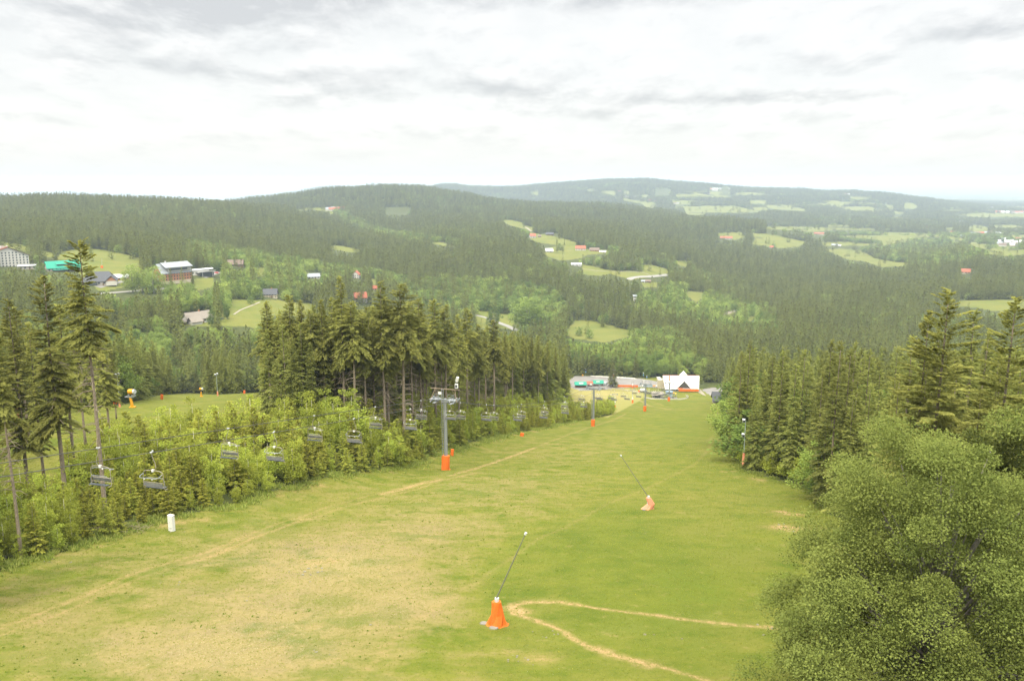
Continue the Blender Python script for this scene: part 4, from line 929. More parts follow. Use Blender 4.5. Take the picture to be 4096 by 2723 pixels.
# ------------------------------------------------------------------ houses
WM = dict(white=mat('white_render', (0.475, 0.462, 0.422), .85, var=.06), cream=mat('cream_render', (0.436, 0.383, 0.277), .85, var=.06), brick=mat('orange_brick', (0.317, 0.145, 0.073), .85, var=.12),
          wood=mat('brown_boarding', (0.132, 0.083, 0.046), .85, var=.2), grey=mat('grey_render', (0.264, 0.264, 0.244), .85), stone=mat('pale_stone', (0.317, 0.297, 0.251), .9, var=.15))
RM = dict(red=mat('red_tile_roof', (0.304, 0.099, 0.056), .85, var=.15), brown=mat('brown_roof', (0.158, 0.119, 0.092), .85, var=.15), grey=mat('grey_sheet_roof', (0.224, 0.244, 0.257), .6, var=.1),
          dark=mat('dark_slate_roof', (0.066, 0.069, 0.076), .75, var=.15), green=mat('green_sheet_roof', (0.013, 0.238, 0.158), .6, var=.08), white=mat('white_sheet_roof', (0.488, 0.502, 0.502), .6, var=.05),
          old=mat('old_shingle_roof', (0.218, 0.191, 0.158), .9, var=.25))
def gable(b, w_, d_, h0, h1, ov=.5, th=.3, x0=0.0, y0=0.0, hip=0.0):
    """pitched roof, ridge along x"""
    hw = w_/2+ov; hd = d_/2+ov; sl = (h1-h0)/(d_/2); ze = h0-sl*ov
    for s in (-1, 1):
        q = [(x0-hw, y0+s*hd, ze), (x0+hw, y0+s*hd, ze), (x0+hw-hip, y0, h1), (x0-hw+hip, y0, h1)]
        b.add(q+[(x, y, z+th) for x, y, z in q], [(0,1,2,3)[::1], (4,5,6,7)[::-1], (0,1,5,4), (1,2,6,5), (2,3,7,6), (3,0,4,7)])
    return b
def house(name, label, cat, px_, py_, w_, d_, hw, hr, rz, wall, roof, win=0, chim=1, group=None, hip=0.0, door=True, rows=1, base=None, dark=0.55, r=None):
    g = gat(px_, py_) if r is None else at(px_, py_, r)
    g[2] = zg(g[0], g[1])
    t = thing(name, label, cat, (g[0], g[1], g[2]-.4), rz-math.atan2(g[0], g[1]), group)
    b = MB(); e = [(-w_/2, -d_/2, -2.5), (w_/2, -d_/2, -2.5), (w_/2, d_/2, -2.5), (-w_/2, d_/2, -2.5)]
    b.box((0, 0, (hw-2.5)/2), (w_, d_, hw+2.5))
    if not hip:
        for s in (-1, 1): b.prism([(s*(w_/2-.15), -d_/2, hw), (s*(w_/2-.15), d_/2, hw), (s*(w_/2-.15), 0, hw+hr)], (-s*.3, 0, 0))
    wl = b.build('wall', WM[wall], t)
    rf = gable(MB(), w_, d_, hw, hw+hr, .7, .25, hip=hip).build('roof', RM[roof], t)
    for k in range(chim):
        x = (k-.5*(chim-1))*w_*.5+.1*w_; MB().box((x, .3, hw+hr+.3), (.9, .9, 2.0)).build('chimney', WM['brick' if roof != 'white' else 'white'], rf)
    KIDS[t] = [wl, rf]
    for rw in range(rows):
        z = hw*(rw+.55)/rows
        for k in range(win):
            x = -w_/2+w_*(k+.5)/win
            wd = MB().box((x, -d_/2-.03, z), (w_/win*.42, .1, hw/rows*.42)).build('window', M_GLASS, t)
        nd = max(1, int(win*d_/w_)) if win else 0
        for k in range(nd):
            y = -d_/2+d_*(k+.5)/nd
            for s in ((-1,) if rz > 0.05 else (1,) if rz < -.05 else ()):
                MB().box((s*(w_/2+.03), y, z), (.1, d_/nd*.4, hw/rows*.42)).build('window', M_GLASS, t)
    if door and win: MB().box((w_*.12, -d_/2-.06, 1.1), (1.3, .1, 2.3)).build('door', WM['wood'], t)
    return t
# big white hotel at the edge
g = gat(38, 1066); t = thing('hotel', 'large white many-windowed hotel with red-edged brown gable roof, cut by the picture edge', 'hotel', (g[0], g[1], zg(g[0], g[1])-1), .18-math.atan2(g[0], g[1]))
sc_ = np.hypot(g[0], g[1])/950
b = MB(); WX = 21*sc_; b.box((-4, 12, 5), (2*WX, 24, 14)); b.prism([(-4-WX, 0, 12), (-4+WX, 0, 12), (0, 0, 20.5)], (0, 24, 0)); b.build('wall', WM['white'], t)
b = MB()
for a_, c_ in (((-4-WX-1.5, 11.2), (0, 20.8)), ((0, 20.8), (-4+WX+1.5, 11.2))):
    b.prism([(a_[0], -1, a_[1]), (c_[0], -1, c_[1]), (c_[0], -1, c_[1]+.5), (a_[0], -1, a_[1]+.5)], (0, 26, 0))
rf = b.build('roof', RM['brown'], t)
MB().prism([(-4-WX-1.6, -1.3, 11.2), (0, -1.3, 20.8), (0, -1.3, 21.9), (-4-WX-1.6, -1.3, 12.3)], (0, .8, 0)).build('roof_edge', RM['red'], rf)
for x in (-9, -5, 1): MB().box((x, 8, 20.5), (1.4, 1.4, 3.4)).build('chimney', WM['white'], rf)
for rw in range(6):
    z = 1.6+rw*2.7
    for k in range(14):
        x = -4-WX+1.6+k*(2*WX-3.2)/13
        lim = 12+(20.5-12)*(1-abs(x)/(WX-4 if x > 0 else WX+4))
        if z+1.3 < lim: MB().box((x, -.04, z), (1.25, .12, 1.6)).build('window', M_GLASS, t)
g = gat(102, 1074); house('terrace_building', 'flat white-roofed terrace building attached in front of the large white hotel', 'building', 108, 1076, 16, 10, 4, .6, .1, 'stone', 'white', 4, 0)
t = house('restaurant', 'long building with bright green sheet roof beside the white hotel', 'building', 252, 1082, 31, 13, 4.2, 6.2, .20, 'stone', 'green', 9, 1)
b = MB(); b.box((2, -3.6, 7.0), (16, 3.2, 1.5)); b.build('dormer', M_DARK, t); gable(MB(), 16.5, 3.6, 7.6, 8.6, .4, .2, 2, -3.6).build('dormer_roof', RM['green'], t)
MB().box((2, -9.5, 2.5), (26, 5, .4)).build('canopy', RM['green'], t)
t = house('ski_house', 'large dark-roofed ski house with orange timber gable and solar panels', 'building', 400, 1135, 30, 20, 4, 8, -.08, 'stone', 'dark', 7, 0, hip=7)
MB().box((11, -11, 2.2), (9, 8, 4.4)).build('annexe', WM['white'], t); b = MB(); b.prism([(6.4, -15.1, 4.4), (15.6, -15.1, 4.4), (11, -15.1, 8.6)], (0, 9, 0)); b.build('gable_wall', WM['brick'], t)
b = MB()
for s in (-1, 1): b.prism([(11+s*5.2, -15.7, 4.0), (11, -15.7, 9.0), (11, -15.7, 9.4), (11+s*5.2, -15.7, 4.4)], (0, 14, 0))
b.build('annexe_roof', RM['dark'], t); MB().box((8.5, -10.5, 7.0), (3.4, 7.5, .15), ry=-.72).build('solar_panel', M_GLASS, t)
MB().box((-6, -10.6, 1.9), (9, 1.4, 3.0)).build('open_porch', M_DARK, t)
house('shed', 'low timber shed with white sheet roof beside the dark-roofed ski house', 'shed', 482, 1118, 15, 8, 3, 2.6, -.15, 'brick', 'white', 3, 0)
# brick hotel and its annexe
g = gat(693, 1128); t = thing('hotel', 'orange brick hotel with grey roof and long glazed attic storey, behind three spruces', 'hotel', (g[0], g[1], zg(g[0], g[1])-.5), math.radians(30)-math.atan2(g[0], g[1]))
k_ = np.hypot(g[0], g[1])/1010
w_, d_ = 36*k_, 18*k_; b = MB(); b.box((0, 0, 4.6), (w_, d_, 12.8))
for s in (-1, 1): b.prism([(s*(w_/2-.2), -d_/2, 11), (s*(w_/2-.2), d_/2, 11), (s*(w_/2-.2), 0, 19.5)], (-s*.3, 0, 0))
b.build('wall', WM['brick'], t); MB().box((0, 0, 1.2), (w_+.3, d_+.3, 3.4)).build('plinth', WM['cream'], t)
rf = gable(MB(), w_, d_, 11, 19.5, .8, .35).build('roof', RM['grey'], t)
MB().box((2.5, -5.4, 14.0), (w_-8, 7.2, 4.2)).build('attic_storey', WM['grey'], t)
b = MB(); b.prism([(-w_/2+3.5, -9.9, 15.9), (-w_/2+3.5, 0, 20.2), (-w_/2+3.5, 0, 20.6), (-w_/2+3.5, -9.9, 16.3)], (w_-3, 0, 0)); b.build('attic_roof', RM['grey'], t)
for k in range(14): MB().box((-w_/2+8+k*(w_-14)/13, -9.1, 14.2), (1.2, .2, 1.9)).build('attic_window', M_GLASS, t)
for rw in range(3):
    for k in range(11): MB().box((-w_/2+2+k*(w_-4)/10, -d_/2-.05, 4.4+rw*2.8), (1.2, .12, 1.4)).build('window', M_GLASS, t)
for y, z in ((-1, 11.5), (1.5, 8), (-.5, 4.8)): MB().box((-w_/2-.06, y, z), (.14, 3.0, 2.2)).build('gable_window', RM['grey'], t)
MB().box((-7, 0, 20.5), (1.3, 1.3, 3)).build('chimney', WM['white'], rf)
g = gat(800, 1104); t = thing('hotel_annexe', 'low white hotel annexe with slanting flat white roofs beside the brick hotel', 'building', (g[0], g[1], zg(g[0], g[1])-.3), .12-math.atan2(g[0], g[1]))
MB().box((-3, 6, 3), (26, 9, 7)).build('wall', WM['white'], t); MB().box((-1, 6, 6.9), (31, 11, .5), ry=-.05).build('roof', RM['white'], t)
MB().box((7, -2, 2.2), (14, 8, 4.4)).build('glazed_wing', M_GLASS, t); MB().box((6, -3, 5.1), (19, 11, .4), ry=-.10, rx=-.12).build('canopy', RM['white'], t)
for k in range(4): MB().box((-12+k*4.6, 1.45, 3.6), (2.6, .1, 1.6)).build('window', M_GLASS, t)
for k, (a_, c_) in enumerate(((2.0, -7), (12.5, -7))): MB().box((a_, c_, 2.2), (.4, .4, 4.6)).build('pillar', WM['white'], t)
# farm in the meadow
t = house('farmhouse', 'old farmhouse with patched grey shingle roof and red wall strip on the meadow', 'house', 790, 1288, 20, 9, 3.8, 4.6, .55, 'white', 'old', 5, 1)
gable(MB(), 9, 7, 2.6, 5.6, .5, .2, -6, -6.4).build('porch_roof', RM['old'], t); MB().box((-6, -6.4, .6), (8.4, 6.4, 4)).build('porch', WM['white'], t); MB().box((4, -4.62, 3.3), (12, .25, 1.0)).build('wall_strip', RM['red'], t)
house('barn', 'small weathered wooden barn beside the farmhouse', 'shed', 718, 1296, 10, 5, 2.4, 1.2, -.1, 'wood', 'old', 0, 0)
HS = [('cottage','brown-roofed timber house at the wood edge beyond the brick hotel',942,1064,19,10,3.2,5,-.1,'wood','brown',4,1,1),
 ('inn','grey-roofed inn with cream timber front and terrace among round trees',1082,1188,13,10,4,4.5,-.1,'cream','dark',5,1,2),
 ('bungalow','low house with wide slate-grey roof among the broadleaf trees',1254,1112,15,12,2.8,3.4,.1,'white','grey',4,0,1),
 ('chalet','tall white chalet with steep red-brown roof at the wood edge',1426,1112,8,10,5.5,4.5,1.2,'white','red',3,1,2),
 ('villa','white villa with bright red roof behind the grove tops',1440,1205,14,11,5,5.5,.25,'white','red',4,1,2),
 ('cottage','little red-roofed cottage beside the meadow above the grove',1497,1160,6,6,3,3,.1,'white','red',2,0,1),
 ('farm','white farmhouse with red roof on the upper hillside meadow',2130,951,13,11,5,4.5,.3,'white','red',3,1,2),
 ('farm','long dark-roofed chalet on the upper hillside meadow',2199,940,18,9,2.6,3.6,-.1,'wood','dark',3,0,1),
 ('shed','small brown outbuilding next to the red-roofed hillside farmhouse',2158,948,7,6,2.6,2.6,0,'wood','brown',1,0,1),
 ('barn','white-roofed barn standing by bushes on the hillside meadow',2196,1008,14,8,2.8,4.4,.3,'white','white',2,0,1),
 ('farm','white two-storey farmhouse with long red-brown roof on the hillside',2322,1001,19,11,4.4,4.6,.0,'white','red',6,2,2),
 ('farm','long reddish-brown barn beside the two-storey white farmhouse',2378,1004,18,9,3,3.6,-.05,'brick','brown',4,0,1),
 ('shed','pair of low white sheds at the end of the hillside farm',2410,1010,12,6,2.2,1.6,.1,'white','white',2,0,1),
 ('hall','white sheet-roofed hall hidden at the edge of the dark wood',2305,1063,16,8,3,2.2,.05,'white','white',3,0,1),
 ('shed','tiny white hut by the valley road bend',2572,1129,5,4,2.4,1.4,0,'white','grey',1,0,1),
 ('cabin','small dark cabin by the fenced paddock below the valley road',2592,1129,8,5,2.4,1.8,0,'wood','brown',1,0,1),
 ('transformer_house','small white tower-like building rising out of the spruce wood',2539,1203,4.5,4.5,7,1.2,.1,'white','grey',1,0,2),
 ('school','long white building with red roof on the valley meadow',2905,957,32,12,4.5,4,.0,'white','red',9,2,1),
 ('cottage','small red-roofed white house above the round meadow',3086,993,9,8,3.5,3.6,.1,'white','red',2,0,1),
 ('farm','grey-roofed farm with white walls above the long meadow',3338,984,18,10,3,4,.1,'white','grey',4,1,1),
 ('shed','white outbuilding next to the grey-roofed valley farm',3357,985,9,6,2.8,2,0,'white','white',1,0,1),
 ('farm','long pink-roofed farm behind the valley tree line',3276,938,34,12,4,4,0,'cream','red',6,0,1),
 ('cottage','white cottage with red roof at the far field edge',3703,916,16,11,5,5,.1,'white','red',3,0,1),
 ('lodge','bright red-roofed house alone in the spruce valley',3863,1093,15,11,3.5,5,.0,'cream','red',3,1,1),
 ('cottage','pale-roofed house hidden in the woods above the bright red roof',3860,1054,14,9,3,3,.1,'white','white',2,0,1),
 ('hillside_hotel','big white hotel alone high on the farthest hill',2860,763,40,22,11,7,.1,'white','white',6,0,2)]
for nm, lb, x, y, w_, d_, hw, hr, rz, wl, rf, wn, ch, rw in HS: house(nm, lb, 'house' if nm != 'hillside_hotel' else 'hotel', x, y, w_, d_, hw, hr, rz, wl, rf, wn, ch, rows=rw)
rr_ = random.Random(4)
def village(pts, lab, grp, s_):
    for x, y in pts: house('village_house', lab, 'house', x, y, s_*rr_.uniform(.8, 1.3), s_*.7, s_*.3, s_*.3, rr_.uniform(-.5, .5), rr_.choice(['white', 'white', 'cream']), rr_.choice(['red', 'brown', 'white', 'grey']), 0, 0, grp)
village([(4000,978),(4015,962),(4030,972),(4045,968),(4058,974),(3990,970),(4072,960),(4010,985),(4088,972),(4050,984)], 'tiny pale house in the village at the picture edge below the fields', 'houses of the edge village', 15)
village([(3895,940),(3910,938),(3925,937),(3945,936),(3960,934),(3990,937),(4000,940),(3812,935),(3822,938),(3850,950),(4060,925),(3835,878),(3845,890)], 'tiny white house in the scattered hamlet beyond the last wooded hill', 'houses of the far hamlet', 17)
village([(3990,852),(4010,852),(4030,853),(4050,852),(4066,853),(4085,852),(4030,812),(4045,815),(3965,835)], 'tiny white building in the town strip far out on the plain', 'buildings of the far town', 24)
village([(1316,842),(1326,843),(1336,840),(1346,842),(1357,840),(1366,839)], 'tiny white house in the clearing village halfway up the wooded hill', 'houses in the hill clearing', 18)
village([(2383,764),(2478,768),(2490,790),(2508,790),(2540,790),(2600,804),(2625,806),(2650,811),(2710,815),(2700,816),(2845,758),(2880,757),(2835,775),(2920,758),(3385,778),(3395,780)], 'speck-like white house among fields on the farthest hill', 'houses on the farthest hill', 15)
# ------------------------------------------------------------------ valley station area
g = gat(2722, 1558); k_ = np.hypot(g[0], g[1])/615
t = thing('ski_lodge', 'white steep-roofed lodge with dark triangular dormer and orange banner at the foot of the slope', 'lodge', (g[0], g[1], zg(g[0], g[1])-.2), -.03)
W1, W2 = 26.5*k_/2, 24.3*k_/2
b = MB()
for s in (-1, 1):
    q = [(-W2, s*6.2, 1.9), (W2, s*6.2, 1.9), (W1, 0, 10.4), (-W1, 0, 10.4)]; b.add(q+[(x, y, z+.3) for x, y, z in q], [(0,1,2,3), (7,6,5,4), (0,4,5,1), (1,5,6,2), (2,6,7,3), (3,7,4,0)])
M_ROOFW = mat('white_roof_sheet', (.70, .69, .66), .55, var=.03)
rf = b.build('roof', M_ROOFW, t)
MB().box((0, 0, .5), (2*W2-1, 10.6, 3.4)).prism([(-W2+.6, -5.2, 2.2), (-W2+.6, 5.2, 2.2), (-W2+.6, 0, 9.8)], (.4, 0, 0)).prism([(W2-1, -5.2, 2.2), (W2-1, 5.2, 2.2), (W2-1, 0, 9.8)], (.4, 0, 0)).build('wall', WM['stone'], t)
MB().prism([(-2.9, -6.1, 2.9), (5.7, -6.1, 2.9), (1.4, -6.1, 7.5)], (0, 5, 0)).build('dormer_front', mat('dark_glazing', (.07, .065, .055), .6), t)
b = MB()
for p_, q_ in (((-3.5, 2.7), (1.4, 8.0)), ((1.4, 8.0), (6.3, 2.7))): b.prism([(p_[0], -6.4, p_[1]), (q_[0], -6.4, q_[1]), (q_[0], -6.4, q_[1]+.35), (p_[0], -6.4, p_[1]+.35)], (0, 5.6, 0))
b.build('dormer_roof', M_ROOFW, t); MB().prism([(-.6, 1.0, 9.4), (6.0, 1.0, 9.4), (2.7, 1.0, 12.8)], (0, 5, 0)).build('rear_gable', M_ROOFW, t)
MB().box((4.6, -7.3, 1.75), (14.2, .25, 1.9)).build('banner', M_ORNG, t); MB().box((-1.8, -6.6, 2.85), (4.5, .15, .35)).build('banner_strip', M_ORNG, t)
MB().box((8.4, -4.75, 3.95), (2.2, .5, .35)).build('skylight', WM['wood'], t); MB().box((-8.4, -1.2, 8.6), (1.0, .6, 4.2), rx=-.62).build('chimney', WM['brick'], rf)
MB().box((0, 0, 10.85), (2*W1, .5, .2)).build('ridge_cap', RM['red'], rf)
for sx_, z_ in ((-6, 1.5), (-3.5, 1.5), (-10, 1.5)): MB().box((sx_, -5.35, z_), (1.6, .12, 1.1)).build('window', M_GLASS, t)
MB().box((-13.5*k_, 5, 3.5), (5, 6, 6.5)).build('side_wing', WM['cream'], t)
def stall(px_, py_, w_, roof, lb):
    g = gat(px_, py_); t = thing('market_stall', lb, 'stall', (g[0], g[1], zg(g[0], g[1])), random.uniform(-.05, .05), 'stalls beside the car park')
    MB().box((0, .4, 1.2), (w_, 2.6, 2.6)).build('wall', WM['wood'], t); gable(MB(), w_, 3.2, 2.6, 4.2, .5, .12).build('roof', RM[roof], t)
    MB().box((0, -.93, 1.5), (w_*.7, .1, .9)).build('counter_opening', M_DARK, t)
    for s in (-1, 1): MB().box((s*w_/2, -2.0, 1.25), (.12, .12, 2.5)).build('post', WM['wood'], t)
    return t
t = stall(2322, 1549, 8.0, 'green', 'wooden stall with green roof bearing a white emblem, nearest the grove')
MB().box((.3, -1.35, 3.5), (3.0, .06, 1.0), rx=-.62+1.57-1.57).build('emblem', M_WHITE, t)
stall(2358, 1547, 4.0, 'red', 'narrow stall with dull red roof between the two green-roofed stalls')
t = stall(2392, 1543, 7.0, 'green', 'green-roofed stall beside the lone spruce'); MB().box((-.3, -1.35, 3.5), (2.6, .06, .9)).build('emblem', M_WHITE, t)
# old timber scaffold of the beginner lift
g = gat(2382, 1556); t = thing('lift_platform', 'jumble of grey wooden decking and posts in front of the stalls', 'platform', (g[0], g[1], zg(g[0], g[1])), .05)
b = MB()
for k in range(9): b.box((-6+k*1.6, random.uniform(-1, 1), 1.1), (.14, .14, 2.4), ry=random.uniform(-.25, .25))
b.build('post', M_GALV, t); MB().box((0, 0, 1.2), (13, 2.4, .15)).box((3, -1, .6), (5, 2, .15)).build('deck', M_CONC, t); MB().box((-1, -1.2, 2.0), (12, .08, .12)).box((1, 1.2, 2.3), (9, .08, .12)).build('rail', M_GALV, t)
# orange banner fence and advertising boards
g0, g1 = gat(2469, 1549), gat(2552, 1550); L = float(np.linalg.norm((g1-g0)[:2])); t = thing('banner_fence', 'long orange fabric fence between the lone spruce and the advertising boards', 'fence', tuple(g0), math.atan2(g1[1]-g0[1], g1[0]-g0[0]))
MB().box((L/2, 0, 1.15), (L, .08, 1.5)).build('banner', M_ORNG, t); b = MB()
for k in range(9): b.box((L*k/8, .12, 1.0), (.09, .09, 2.1))
b.build('post', M_GALV, t)
bc = [((.70, .72, .72)), ((.25, .32, .38)), ((.30, .38, .42)), ((.22, .35, .40)), ((.70, .35, .15)), ((.75, .73, .70)), ((.72, .70, .68))]
for i, c_ in enumerate(bc):
    g = gat(2566+i*12.5, 1549); tt = thing('advertising_board', ['white board with dark emblem next to the orange fence', 'dark blue board, second after the orange fence', 'blue-grey board in the middle of the advertising row', 'teal blue board beside the small orange board', 'small orange board in the advertising row', 'white board after the small orange board', 'last white board before the white lodge'][i], 'board', tuple(g), .03, 'advertising boards by the lodge')
    MB().box((0, 0, 1.2), (2.1, .08, 1.3)).build('panel', mat('board_paint', c_, .6), tt); MB().box((-.9, .1, .8), (.08, .08, 1.9)).box((.9, .1, .8), (.08, .08, 1.9)).build('post', M_GALV, tt)
    if i == 0: MB().box((-.3, -.06, 1.25), (.7, .04, .7)).build('emblem', M_DARK, tt)
# drive station
g = stg; t = thing('valley_station', 'chairlift drive station with dark hut roof and blue machinery inside a ring fence', 'lift station', tuple(g), .0)
MB().tube([(2.8, 0, 4.2), (2.8, 0, 4.5)], [2.7, 2.7], 24).tube([(2.8, 0, 0), (2.8, 0, 4.2)], .35, 8).build('bullwheel', mat('blue_machine', (.16, .24, .32), .5), t)
MB().box((2.8, 0, 3.2), (4.5, 3, 1.4)).box((3.8, -1.2, 1.6), (2, 1.4, 2.4)).build('machinery', mat('blue_grey_steel', (.20, .28, .34), .6), t)
MB().box((-5.5, .5, 1.2), (6.5, 4.2, 2.4)).build('hut_wall', WM['stone'], t); gable(MB(), 7.5, 5.4, 2.5, 4.1, .6, .2, -5.5, .5).build('hut_roof', RM['old'], t); MB().box((-5.5, -1.62, 1.0), (4, .1, 1.6)).build('hut_opening', M_DARK, t)
MB().box((0, -3.4, .1), (11, 3.0, .25)).box((6.5, -3, .4), (2.6, 2.4, .8)).build('loading_deck', M_CONC, t)
for x, y, h in ((1, -3, 3.5), (5.8, -2.6, 2.8), (-1.5, 1.5, 3.8), (8.3, .5, 2.2)): MB().tube([(x, y, 0), (x, y, h)], .09, 6).box((x, y-.1, h), (.4, .2, .5)).build('signal_post', M_GALV, t)
MB().tube([(6.6, 2.4, 2.6), (6.6, 2.4, 3.2)], [1.9, .1], 10).tube([(6.6, 2.4, 0), (6.6, 2.4, 3.2)], .05, 5).build('parasol', M_YEL, t)
b = MB()
for k in range(30):
    a_ = math.pi*(1.02+1.10*k/29) ; x, y = 1.0+15.5*math.cos(a_), 1+8.5*math.sin(a_); z = float(zg(g[0]+x, g[1]+y))-g[2]
    a2 = math.pi*(1.02+1.10*(k+1)/29); x2, y2 = 1.0+15.5*math.cos(a2), 1+8.5*math.sin(a2); z2 = float(zg(g[0]+x2, g[1]+y2))-g[2]
    b.tube([(x, y, z), (x, y, z+1.3)], .06, 4)
    if k < 29:
        b.add([(x, y, z+.12), (x2, y2, z2+.12), (x2, y2, z2+1.15), (x, y, z+1.15), (x, y+.04, z+.12), (x2, y2+.04, z2+.12), (x2, y2+.04, z2+1.15), (x, y+.04, z+1.15)], [(0,1,2,3), (7,6,5,4), (0,4,5,1), (3,2,6,7)])
b.build('ring_fence', mat('weathered_netting', (.46, .45, .36), .9), t)
t = house('lift_hut', 'hut with grey sloping roof and white base, half hidden by the far-side wood', 'hut', 2893, 1611, 10, 7, 2.6, 3.2, .12, 'stone', 'dark', 3, 0)
def car(px_, py_, col, lb, rz, van=False):
    g = gat(px_, py_); t = thing('van' if van else 'parked_car', lb, 'van' if van else 'car', tuple(g), rz); m = mat('car_paint', col, .35, var=.03)
    L, H = (5.2, 2.1) if van else (4.4, 1.45); pr = [(-L/2, .35), (-L/2, .85), (-L/2+.1, H*.97 if van else .95), (-L/2+.8, H), (L*.12, H), (L*.30, .95), (L/2-.1, .8), (L/2, .35)]
    MB().prism([(x, -.88, z) for x, z in pr], (0, 1.76, 0)).build('body', m, t); MB().box((-.25, 0, H-.32), (L*.46, 1.79, .36)).build('window', M_GLASS, t)
    for x in (-L*.31, L*.31):
        for y in (-.85, .85): MB().tube([(x, y-.1, .33), (x, y+.1, .33)], .33, 10).build('wheel', M_DARK, t)
car(851, 1099, (.75, .77, .78), 'white car parked on the yard of the hotel annexe', .4); car(866, 1093, (.60, .06, .05), 'red car parked behind the white car at the hotel annexe', 0)
car(884, 1276, (.10, .16, .32), 'dark blue car beside the farmhouse and its cone-shaped tree', .5)
car(2422, 1538, (.45, .48, .50), 'grey van behind the stalls beside the lone spruce', 1.2, True)
g = gat(2572, 1566); t = thing('snow_groomer', 'snow groomer under a white cover beside a small orange mat', 'snow groomer', tuple(g), .1)
MB().prism([(-2.2, -1.1, .8), (2.2, -1.1, .8), (2.0, -1.1, 2.0), (-1.7, -1.1, 2.2)], (0, 2.2, 0)).build('cover', M_WHITE, t); MB().box((0, -.9, .45), (4.2, .6, .8)).box((0, .9, .45), (4.2, .6, .8)).build('track', M_DARK, t); MB().box((2.6, 0, .6), (.2, 3.0, .9)).build('blade', M_GALV, t)
g = gat(2556, 1567); o = MB().box((0, 0, .6), (1.0, .5, 1.3), rx=.1).prism([(-.5, -.3, 0), (.5, -.3, 0), (0, -.3, .4)], (0, .6, 0)).build('safety_mat', M_ORNG); o.location = tuple(g); tag(o, 'small orange safety mat next to the covered snow groomer', 'safety mat')
# surface lift masts on the beginner area
for x, y, h, lb in ((2459, 1634, 6.5, 'short surface-lift mast with orange foot on the pale beginner slope'), (2530, 1612, 7, 'surface-lift mast with white and orange foot near the third lift tower'), (2455, 1508, 6, 'white-headed mast behind the second green-roofed stall'), (2530,1552,4.5,'white signal mast among the service track bends')):
    g = gat(x, y); t = thing('tow_mast', lb, 'mast', tuple(g), 0, 'surface lift masts'); MB().tube([(0, 0, 0), (0, 0, h)], [.14, .10], 8).build('pole', M_LAMP, t)
    MB().box((0, 0, h), (2.2, .15, .15)).tube([(-1, -.1, h-.3), (-1, .1, h-.3)], .25, 8).tube([(1, -.1, h-.3), (1, .1, h-.3)], .25, 8).build('crosshead', M_GALV, t); MB().tube([(0, 0, -.1), (.05, 0, 1.8)], [.42, .34], 8).build('padding', M_ORNG, t)
    MB().tube([(0, 0, 1.8), (0, 0, 3)], [.3, .28], 8).build('sleeve', M_WHITE, t)
# ------------------------------------------------------------------ floodlight posts
def post(bx, by, tx, ty, lb, heads=((0,),), pad=M_PINK, ph=1.6, r_=.07):
    g = gat(bx, by); r = math.hypot(g[0], g[1]); tp = at(tx, ty, r); H = tp[2]-g[2]; t = thing('floodlight_post', lb, 'lamp post', tuple(g), 0, 'floodlight posts of the ski runs')
    dx, dy = 0.0, 0.0
    MB().tube([(0, 0, -.1), (0, 0, H*.5), (0, 0, H)], [.10, .085, .06], 8).build('pole', mat('bluish_pole', (.34, .40, .41), .5, .3), t)
    MB().tube([(0, 0, -.1), (0, 0, ph*.5), (0, 0, ph)], [.32, .28, .25], 8).build('padding', pad, t)
    for hz_, s in heads:
        hd = MB().box((s*.38, -.1, hz_*H+.15), (.5, .42, .62), rx=.35, rz=s*.3); h_ = hd.build('floodlight', M_LAMP, t); MB().box((s*.38, -.34, hz_*H+.08), (.36, .04, .42), rx=.35, rz=s*.3).build('lens', M_GLASS, h_)
        MB().box((s*.18, 0, hz_*H), (.36, .06, .06)).build('bracket', M_GALV, t)
post(2973, 1864, 2981, 1684, 'tall lamp post with two stacked floodlights at the far-side wood edge', ((1.0, -1), (.68, -1)), M_PINK, 2.6)
post(871, 1583, 868, 1497, 'lamp post by the wood, to the side of the small yellow snow cannon', ((1.0, 1), (.97, -1)))
post(480, 1628, 469, 1497, 'lamp post with pale head between the spruces and the tall snow cannon', ((1.0, 1), (.98, -1)))
post(71, 1670, 46, 1506, 'lamp post at the picture edge with two white floodlights', ((1.0, 1), (1.0, -1)), M_PINK, 2.4)
post(2928, 1642, 2930, 1598, 'short lamp post half hidden in the far-side wood edge', ((1.0, 1),), M_PINK)
for x, y0, y1, lb in ((2343, 1502, 1477, 'street lamp with blue sign at the back of the car park near the grove'), (2573, 1512, 1491, 'street lamp at the back of the car park, in front of round trees'), (2587, 1517, 1503, 'short blue and white sign post at the car park exit')):
    g = gat(x, y0); tp = at(x, y1, math.hypot(g[0], g[1])); H = tp[2]-g[2]; t = thing('street_lamp', lb, 'street lamp', tuple(g)); MB().tube([(0, 0, 0), (0, 0, H)], .07, 6).build('pole', M_GALV, t); MB().box((0, 0, H), (.5, .4, .4)).build('lamp_head', M_WHITE, t)
    MB().box((0, -.1, H*.6), (.7, .06, .8)).build('sign', mat('blue_sign', (.12, .3, .5), .5), t)
g = gat(2331, 1503); t = thing('grit_bin', 'small yellow grit bin at the back of the car park', 'bin', tuple(g)); MB().box((0, 0, .5), (1.3, .9, .9)).build('tub', M_YEL, t); MB().box((0, 0, 1.05), (1.4, 1.0, .15), rx=.1).build('lid', M_YEL, t)
g = gat(2634, 1521); t = thing('container', 'cream coloured box container behind the white lodge', 'container', tuple(g)); MB().box((0, 0, 1.1), (2.6, 2, 2.2)).build('wall', WM['cream'], t); MB().box((0, 0, 2.28), (2.8, 2.2, .12)).build('lid', M_WHITE, t)
